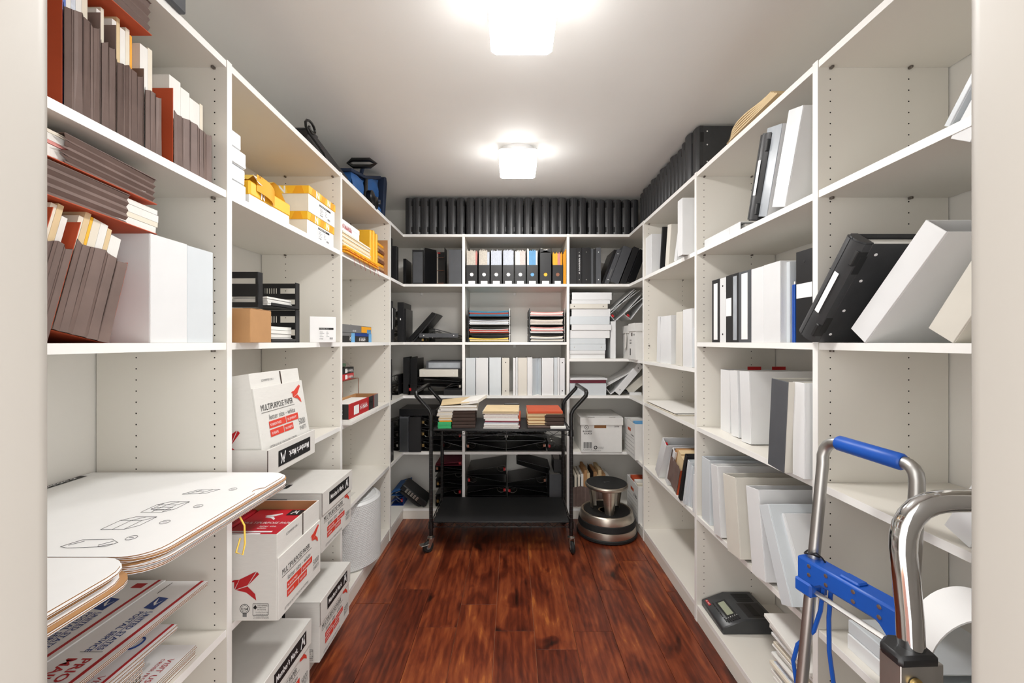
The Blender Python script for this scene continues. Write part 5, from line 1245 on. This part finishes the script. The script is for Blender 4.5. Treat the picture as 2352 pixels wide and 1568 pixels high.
rlean(1640, z, .060, .30, 'white', 'wrinkled white binder second in the row above the recorder', -6, d=-.005, dep=.30, pages='paper')
rlean(1671, z, .095, .305, 'cream', 'wide yellowed white binder leaning back above the recorder', -7, d=-.025, dep=.30, rings=True, pages=None)
rlean(1728, z, .08, .31, 'white', 'white binder with sagging open cover leaning back', -8, d=-.02, dep=.30, rings=True, pages=None)
rlean(1795, z, .055, .30, 'cool', 'white binder slanting strongly before the trolley', -24, d=-.03, dep=.29)
rlean(1838, z, .05, .28, 'white', 'white binder slanting most steeply beside the panel', -27, d=.01, dep=.29)
# dictation machine
z = Z6
r = thing('desk_recorder', 'dark grey desk recorder with small screen on the bottom shelf', 'recorder', at('R', -2.022, .022, z) @ TR(0, 0, 0))
w, dp = .205, .235
prof = [(0, 0), (dp, 0), (dp, .066), (.10, .066), (.0, .030)]
obj('body', MB().prism([(p[0], p[1]) for p in prof], 0, w, 'smoke', 'x').mesh('body', .004, 40), r)
bx('base_rim', r, (.003, .003, -.0, w-.003, dp-.003, .012), 'caseb', .002)
sl = math.degrees(math.atan2(.036, .10)); P = TR(0, 0, .0305) @ RX(sl)
bx('screen', r, (.062, .052, 0, .150, .082, .0016), 'lcd', .0004, P); bx('screen_frame', r, (.052, .044, -.002, .160, .092, .0010), 'caseb', .001, P)
bx('badge', r, (.018, .010, 0, .058, .022, .0012), 'red', .0003, P); marks(r, P @ TR(.022, .0125, .0014), .032, .007, 4, 'whitep')
for k in range(4): bx('button', r, (.05+.036*k, .030, 0, .076+.036*k, .034, .003), 'caseb', .0008, P)
for k in range(6): bx('button', r, (.168, .036+.010*k, 0, .190, .044+.010*k, .003), 'black', .0008, P); bx('key_mark', r, (.160, .039+.010*k, .0, .166, .0405+.010*k, .001), 'whitep', 0, P)
for k in range(9): bx('grille_slot', r, (.02+.007*k, .13, .0655, .023+.007*k, .21, .0668), 'ink', 0)
bx('cassette_door', r, (.09, .12, .0655, .19, .22, .0672), 'black', .0008); bx('cassette_window', r, (.10, .15, .0673, .18, .18, .0678), 'ink', 0)
# mail pile
r = thing('mail_pile', 'leaning pile of white envelopes and papers behind the trolley', 'envelopes', at('R', -1.50, .035, z))
for k in range(27):
    m = ('paper', 'whitep', 'paper', 'ivory', 'bluewhite', 'paper', 'whitep', 'paper')[k % 8] if k != 17 else 'teal'
    t = .0065+.003*(k % 3); top = max(0, k-21)
    bx('envelope', r, (0, 0, 0, .235, .26+.015*math.sin(k), t), m, .001, TR(.010*math.sin(k*2.1), .010-.010*math.cos(k*1.7)-.004*top, .0104*k+.003*top) @ RY(1.6*top))
# ================================================================ right shelving, bay by the doorway
z = Z2
rlean(2179, z, .012, .27, 'cool', 'thin spiral-bound white booklet leaning beside the doorway', 34, d=.005, dep=.22)
ring_binder(at('R', -.842, .005, z, 34) @ TR(-.05, 0, 0) @ TR(.052, 0, -.03), .045, .28, .26, 'white', 'white binder leaning on the thin booklet beside the doorway', None)
z = Z3
M = at('R', -1.2, -.045, z, 37) @ TR(-.066, 0, 0)
case_binder(M, .066, .305, .285, 'black plastic case binder leaning over at the panel edge', None, rivets=True, patch=True)
rlean(1986, z, .058, .305, 'white', 'white binder leaning against the black plastic case', 41, d=.0, dep=.29, rings=True, booster=True, pages=None)
rlean(2188, z, .06, .30, 'cream', 'cream white binder leaning beside the doorway jamb', 33, d=.004, dep=.29)
z = Z4
rlean(2226, z, .055, .28, 'white', 'white binder leaning on the shelf behind the chrome handle', 27, d=.02, dep=.28)
z = Z5
flat('R', 1946, 2100, z, .04, 'white', 'white binder lying flat under the slanted blue crossbar', d=.03, dep=.28, pages=None)
flat('R', 1948, 2102, z+.041, .035, 'cool', 'white binder lying flat on top of another behind the trolley', d=.035, dep=.28, pages=None)
flat('R', 2070, 2260, Z6, .05, 'white', 'white binder lying on the bottom shelf beside the doorway', d=.03, dep=.28, pages=None) if False else None
# ================================================================ black wire cart
CY0, CY1, CXL, CXR = 2.705, 3.135, -.531, .383
ZTOP, ZLOW = H-.574, H-1.173
r = thing('utility_cart', 'black wire utility cart with two mat-covered shelves on casters', 'cart', TR(0, 0, 0))
PR = .0125
for x in (CXL, CXR):
    for y in (CY0, CY1):
        p = tb('post', r, [(x, y, .105), (x, y, ZTOP+.05)], PR, 'cartm', 12)
        gro = MB()
        for k in range(24):
            zc = .14+k*.0265
            if zc < ZTOP: gro.tube([(x+(PR+.0002)*math.cos(a), y+(PR+.0002)*math.sin(a), zc) for a in [i*math.pi/5 for i in range(10)]], .0008, 'smoke', 4, True)
        obj('notch_rings', gro.mesh('notch_rings'), p)['kind'] = 'stuff'
        for zc in (ZTOP-.02, ZLOW-.02): obj('collar', MB().lathe([(PR+.006, -.02), (PR+.004, .02)], 'cartm', 14).mesh('collar', 0, 40), p, TR(x, y, zc))
        cst = obj('caster', MB().lathe([(.020, 0), (.024, .004), (.024, .010), (.011, .014), (.011, .022)], 'metal', 16).mesh('caster', 0, 40), r, TR(x, y, .086) @ RZ(35 if x < 0 else 100))
        obj('fork', MB().prism([(-.018, .005), (.018, .005), (-.010, -.050), (-.030, -.050)], -.017, -.013, 'metal', 'y').prism([(-.018, .005), (.018, .005), (-.010, -.050), (-.030, -.050)], .013, .017, 'metal', 'y').box(-.018, -.017, .002, .018, .017, .006, 'metal').mesh('fork', .0008), cst)
        obj('wheel', MB().lathe([(.012, -.011), (.030, -.011), (.036, -.006), (.038, 0), (.036, .006), (.030, .011), (.012, .011)], 'rubber', 24).lathe([(.001, -.0125), (.014, -.0122), (.014, .0122), (.001, .0125)], 'inkg', 16).mesh('wheel', 0, 40), cst, TR(-.020, 0, -.048) @ RX(90))
        if y < 3 and x < 0: bx('brake_lever', cst, (-.075, -.022, -.03, -.02, .022, -.026), 'metal', .0015)
def zig(a, b, zt, zb, n):
    a, b = Vector(a), Vector(b); P = []
    for i in range(n*2+1):
        q = a.lerp(b, i/(2*n)); P.append((q.x, q.y, zb if i % 2 else zt))
    return P
for zt_, nm in ((ZTOP, 'shelf_frame'), (ZLOW, 'shelf_frame')):
    mb = MB(); c = [(CXL, CY0), (CXR, CY0), (CXR, CY1), (CXL, CY1)]
    for i in range(4):
        a, b = c[i], c[(i+1) % 4]; n = 12 if abs(a[1]-b[1]) < .01 else 6
        for zz_ in (zt_-.004, zt_-.034): mb.tube([(*a, zz_), (*b, zz_)], .0030, 'cartm', 6)
        mb.tube(zig((*a, 0), (*b, 0), zt_-.006, zt_-.032, n), .0018, 'cartm', 5)
    for k in range(16): x = CXL+.03+k*(CXR-CXL-.06)/15; mb.tube([(x, CY0, zt_-.008), (x, CY1, zt_-.008)], .0015, 'cartm', 4)
    obj(nm, mb.mesh(nm, 0, 50), r)
    bx('shelf_mat', r, (CXL+.014, CY0+.004, zt_-.002, CXR-.014, CY1-.004, zt_+.002), 'mat', .0006)
for x, s_ in ((CXL, -1), (CXR, 1)):
    xt, ztp = x+s_*.10, H-.322
    P = [(x, CY0, ZTOP+.03), (x, CY0, ZTOP+.10), (x+s_*.012, CY0, ZTOP+.13), (xt-s_*.004, CY0, ztp-.03), (xt, CY0+.004, ztp-.012), (xt, CY0+.022, ztp), (xt, CY1-.022, ztp), (xt, CY1-.004, ztp-.012), (xt-s_*.004, CY1, ztp-.03), (x+s_*.012, CY1, ZTOP+.13), (x, CY1, ZTOP+.10), (x, CY1, ZTOP+.03)]
    tb('handle', r, P, .0135, 'cartm', 12)
# paper piles on the cart
def cartpile(pa, pb, Y, label, layers, dp=.27, yaw=0):
    X0, X1 = (pa-CX)*Y/F, (pb-CX)*Y/F
    r = thing('folder_pile', label, 'folders', TR(X0, Y, ZTOP+.0024) @ RZ(yaw)); zc = 0; w = X1-X0
    for hh, n, mats_, x0, x1, jit in layers:
        sheets(r, w*x0, 0, zc, w*(x1-x0), dp, hh, n, mats_, jit, 'folder'); zc += hh
    return r
p = cartpile(1006, 1090, 2.735, 'pile of folders with green ones at the bottom and brown pockets', [(.042, 5, ['green'], 0, .36, .003)], yaw=3)
w = (1090-1006)*2.735/F
for k in range(5): bx('brown_pocket', p, (w*.38, -.002+.003*(k % 2), k*.0235, w*1.02, .25, k*.0235+.022), 'darkbrown', .003)
sheets(p, w*.02, .0, .043, w*.35, .25, .036, 4, ['goldenrod', 'ivory', 'manila', 'ivory'], .004, 'folder'); sheets(p, -w*.02, -.004, .080, w*.42, .26, .040, 4, ['ivory', 'paper'], .004, 'folder')
sheets(p, w*.06, -.01, .119, w*1.0, .28, .030, 4, ['paper', 'paper', 'ivory'], .006, 'folder'); bx('top_folder', p, (0, 0, 0, w*1.02, .27, .006), 'manila', .001, TR(w*.08, -.008, .151) @ RY(-5) @ RZ(4)); bx('loose_papers', p, (0, 0, 0, w*.5, .24, .02), 'paper', .001, TR(w*.62, .02, .150) @ RY(-8) @ RZ(-14))
p = cartpile(1112, 1193, 2.735, 'pile of white and cream folders in the middle of the cart', [(.022, 4, ['paper', 'pinkwhite'], 0, 1, .006), (.040, 4, ['paper', 'bluewhite', 'maroon', 'paper'], .02, .98, .006), (.034, 4, ['paper', 'pinkwhite'], 0, .97, .006), (.020, 4, ['ivory', 'manila'], -.04, .96, .005)], yaw=-2)
bx('orange_folder', p, (.20, .03, .045, .238, .26, .075), 'orange', .001); bx('dark_pocket', p, (.01, .02, .001, .236, .26, .020), 'maroon', 0)
p = cartpile(1212, 1296, 2.735, 'pile of tan folders under an orange one beside brown pocket', [(.022, 3, ['darkbrown', 'pocket'], 0, 1, .006), (.070, 10, ['manila', 'kraft', 'manila'], .0, .5, .004), (.020, 3, ['manila', 'orange', 'orange'], .0, .96, .004)], yaw=0)
w = (1296-1212)*2.735/F
for k in range(3): bx('brown_pocket', p, (w*.46, -.002, .0225+k*.0235, w*1.0, .25, .0225+k*.0235+.022), 'darkbrown', .004)
bx('loose_papers', p, (w*.62, -.012, .0005, w*1.04, .2, .016), 'paper', .001)
r = thing('black_stapler', 'small black stapler lying behind the folders on the cart', 'stapler', TR(-.06, 3.03, ZTOP+.0024)); bx('base', r, (0, 0, 0, .11, .03, .01), 'black', .003); bx('arm', r, (0, .003, .011, .11, .027, .12), 'black', .004)
# ================================================================ step stool
r = thing('step_stool', 'round steel rolling step stool with black rubber treads', 'step stool', TR(.677, 2.985, 0))
obj('bumper', MB().lathe([(.205, .004), (.213, .008), (.213, .022), (.207, .028)], 'rubber', 56).mesh('bumper', 0, 40), r)
obj('base_shell', MB().lathe([(.206, .026), (.207, .03), (.203, .070), (.198, .073), (.1975, .076)], 'steel', 56).mesh('base_shell', 0, 35), r)
obj('rubber_band', MB().lathe([(.199, .072), (.203, .078), (.1975, .112), (.192, .116)], 'rubber', 56).mesh('rubber_band', 0, 40), r)
obj('step_shell', MB().lathe([(.192, .112), (.194, .118), (.182, .163), (.176, .168), (.168, .168), (.166, .160), (.05, .158)], 'steel', 56).mesh('step_shell', 0, 35), r)
obj('step_tread', MB().lathe([(.163, .158), (.163, .1625), (.06, .1625), (.06, .158)], 'rubber', 56).mesh('step_tread', 0, 35), r)
for a in (-90, 30, 150):
    c, s_ = math.cos(math.radians(a)), math.sin(math.radians(a)); mb = MB(); n = 10
    R0, R1, w0, w1 = .118, .134, .031, .055
    out = []
    for k in range(9):
        t = k/8; zc = .160+t*.172; ra = R0+(R1-R0)*t; ww = w0+(w1-w0)*t
        for i in range(n+1):
            u = -1+2*i/n; out.append((ww*u, -(ra-.03*u*u), zc))
    mb.add(out, [(k*(n+1)+i, k*(n+1)+i+1, (k+1)*(n+1)+i+1, (k+1)*(n+1)+i) for k in range(8) for i in range(n)], 'steel')
    inn = [(p[0]*.97, p[1]+.004, p[2]) for p in out]
    mb.add(inn, [(k*(n+1)+i+1, k*(n+1)+i, (k+1)*(n+1)+i, (k+1)*(n+1)+i+1) for k in range(8) for i in range(n)], 'steel')
    obj('support', mb.mesh('support', 0, 60), r, RZ(a+90))
obj('top_shell', MB().lathe([(.05, .326), (.138, .326), (.150, .334), (.152, .346), (.148, .354), (.142, .356), (.142, .352), (.05, .352)], 'steel', 56).mesh('top_shell', 0, 35), r)
obj('top_tread', MB().lathe([(.141, .350), (.141, .3575), (.001, .359)], 'rubber', 56).mesh('top_tread', 0, 35), r)
obj('maker_mark', MB().tube([(.022*math.cos(a), .010*math.sin(a), .3592) for a in [i*math.pi/10 for i in range(20)]], .0009, 'smoke', 4, True).mesh('maker_mark'), r)
# ================================================================ folding luggage trolley
r = thing('luggage_trolley', 'folding aluminium trolley with blue grip and blue crossbar', 'hand truck', TR(0, 0, 0))
def tp3(px, py, Y): return Vector(((px-CX)*Y/F, Y, H+(HY-py)*Y/F))
Ya, Yb = 1.069, .857
top_a, top_b = tp3(1890, 1045, Ya), tp3(2106, 1100, Yb)
low_a, low_b = tp3(1841, 1568, Ya), tp3(2068, 1780, Yb)
def ext(p, q, z): t = (z-p.z)/(q.z-p.z); return p+(q-p)*t
fa_, fb_ = ext(top_a, low_a, .03), ext(top_b, low_b, .03)
apex_a, apex_b = tp3(1924, 1016, 1.03), tp3(2076, 1062, .888)
P = [fa_, top_a+Vector((0, 0, -.02)), top_a]
for t in (.25, .5, .75): P.append((1-t)**2*top_a+2*t*(1-t)*(tp3(1896, 1014, Ya))+t*t*apex_a)
P += [apex_a, apex_b]
for t in (.25, .5, .75): P.append((1-t)**2*apex_b+2*t*(1-t)*(tp3(2104, 1070, Yb))+t*t*top_b)
P += [top_b, top_b+Vector((0, 0, -.02)), fb_]
tb('frame_tube', r, P, .0135, 'alu', 14)
tb('blue_grip', r, [apex_a, apex_a.lerp(apex_b, .03), apex_a.lerp(apex_b, .5), apex_a.lerp(apex_b, .97), apex_b], [.0155, .0185, .0185, .0185, .0155], 'blue', 16)
ca, cb = ext(top_a, low_a, H-.585), ext(top_b, low_b, H-.585)
ax = (cb-ca).normalized(); side = ax.cross(Vector((0, 0, 1))).normalized(); L_ = (cb-ca).length
M = AX(ax, -side, Vector((0, 0, 1)), ca)
cbm = obj('crossbar', MB().prism([(-.022, .030), (L_+.02, .030), (L_+.02, -.045), (L_-.02, -.045), (L_-.045, -.018), (.045, -.018), (.03, -.03), (-.022, -.03)], -.026, .022, 'blue', 'y').mesh('crossbar', .005, 40), r, M)
sgn = -1 if (M.to_3x3() @ Vector((0, -1, 0))).x < 0 else 1
def fx(x, z): return TR(x, -.0265*-sgn*-1 if False else (-.0268 if sgn < 0 else .0222), z) @ RX(90 if sgn < 0 else -90)
for x in (.015, .06, .125, .18):
    for zc in (.018, -.004): obj('screw', cached('screw', lambda: MB().lathe([(.0048, 0), (.0048, .001), (.0036, .0012), (.001, .0012)], 'metal', 12).mesh('screw', 0, 40)), cbm, fx(x, zc))
bx('release_button', cbm, (.085, -.018, .028, .13, .012, .036), 'blue', .003)
bx('clamp_block', cbm, (-.026, -.030, -.062, .022, .026, -.026), 'blue', .005)
tb('strut', r, [ca+Vector((-.012, 0, -.048)), cb+Vector((-.012, 0, -.052))], .0075, 'alu', 4)
tb('cord_tie', r, [ca+Vector((.016*math.cos(a), .016*math.sin(a), .040+.004*math.sin(2*a))) for a in [i*math.pi/6 for i in range(12)]], .0022, 'ink', 5, True)
tb('cord_tie', r, [ca+Vector(v) for v in ((-.016, -.01, .044), (-.006, -.022, .052), (.008, -.024, .04), (.02, -.026, .022), (.026, -.03, .012))], .002, 'ink', 5)
m0 = ca.lerp(cb, .14)
tb('bungee_cord', r, [m0+Vector(v) for v in ((0, 0, -.03), (-.004, .004, -.09), (-.012, .016, -.15), (-.03, .05, -.21), (-.035, .06, -.26), (-.02, .05, -.40), (0, .02, -.55))], .005, 'blue', 8)
tb('bungee_cord', r, [m0+Vector(v) for v in ((.01, -.012, -.03), (.006, -.01, -.10), (.004, -.014, -.18), (.008, -.026, -.27), (.014, -.034, -.36), (.0, -.02, -.55))], .005, 'blue', 8)
mid = (fa_+fb_)/2
bx('base_plate', r, (mid.x-.19, Yb-.04, .012, mid.x-.02, Ya+.04, .018), 'alu', .002)
for y in (Yb-.05, Ya+.03): obj('wheel', MB().lathe([(.01, -.012), (.06, -.012), (.065, 0), (.06, .012), (.01, .012)], 'rubber', 28).mesh('wheel', 0, 40), r, TR(mid.x+.03, y+.01, .066) @ RX(90))
# ================================================================ chrome hand truck by the doorway
Yh = .56
r = thing('chrome_hand_truck', 'chrome-handled hand truck with black clamp beside the doorway jamb', 'hand truck', TR(0, 0, 0))
pts = [(2096, 1700), (2096, 1560), (2093, 1497), (2089, 1411), (2080, 1317), (2074, 1262), (2075, 1232), (2081, 1207), (2093, 1186), (2111, 1168), (2134, 1157), (2160, 1151), (2195, 1149), (2260, 1149), (2330, 1150)]
P = [tp3(a, b, Yh) for a, b in pts]
X2 = 2*P[-1].x-P[0].x
P2 = [Vector((2*P[-1].x-p.x, p.y, p.z)) for p in P[::-1][1:]]
tb('handle_tube', r, P+P2, .0148, 'chrome', 16)
for x0 in (tp3(2085, 1, Yh).x, 2*P[-1].x-tp3(2085, 1, Yh).x):
    z1 = tp3(1, 1500, Yh).z
    obj('rail', MB().box(-.028, -.016, .02, .028, -.012, z1, 'alu').box(-.028, -.012, .02, -.025, .016, z1, 'alu').box(.025, -.012, .02, .028, .016, z1, 'alu').mesh('rail', .0008), r, TR(x0, Yh-.004, 0))
    obj('clamp', MB().prism([(-.030, -.022), (.024, -.020), (.030, .020), (-.008, .026), (-.030, .010)], 0, .016, 'black').mesh('clamp', .004, 40), r, TR(x0, Yh, z1-.006))
    obj('bolt', MB().lathe([(.008, 0), (.008, .003), (.005, .006), (.001, .0065)], 'brass', 14).mesh('bolt', 0, 40), r, TR(x0-.010, Yh-.021, z1-.024) @ RX(90))
    obj('wheel', MB().lathe([(.01, -.02), (.07, -.02), (.08, -.01), (.08, .01), (.07, .02), (.01, .02)], 'rubber', 28).mesh('wheel', 0, 40), r, TR(x0+(.06 if x0 < P[-1].x else -.06), Yh+.10, .081) @ RY(90))
bx('toe_plate', r, (tp3(2085, 1, Yh).x, Yh-.012, .006, 2*P[-1].x-tp3(2085, 1, Yh).x, Yh+.0, .16), 'alu', .001)
# white curved guard between the rails
n = 28; mb = MB(); c0 = Vector((.678, .598, H+(HY-1550)*.598/F)); c1 = Vector((.7285, .680, c0.z))
def arcp(R, a, v):
    c = c0.lerp(c1, v); return (c.x+R*math.cos(a), c.y, c.z+R*math.sin(a))
for R, fl in ((.080, 0), (.0775, 1)):
    mb.grid(n, 1, lambda u, v: arcp(R, math.radians(205-230*(u if not fl else 1-u)), v), 'whitep')
mb.grid(n, 1, lambda u, v: arcp(.0775+.0025*v, math.radians(205-230*u), 0), 'whitep')
mb.grid(n, 1, lambda u, v: arcp(.080-.0025*v, math.radians(205-230*u), 1), 'whitep')
obj('curved_guard', mb.mesh('curved_guard', 0, 50), r)
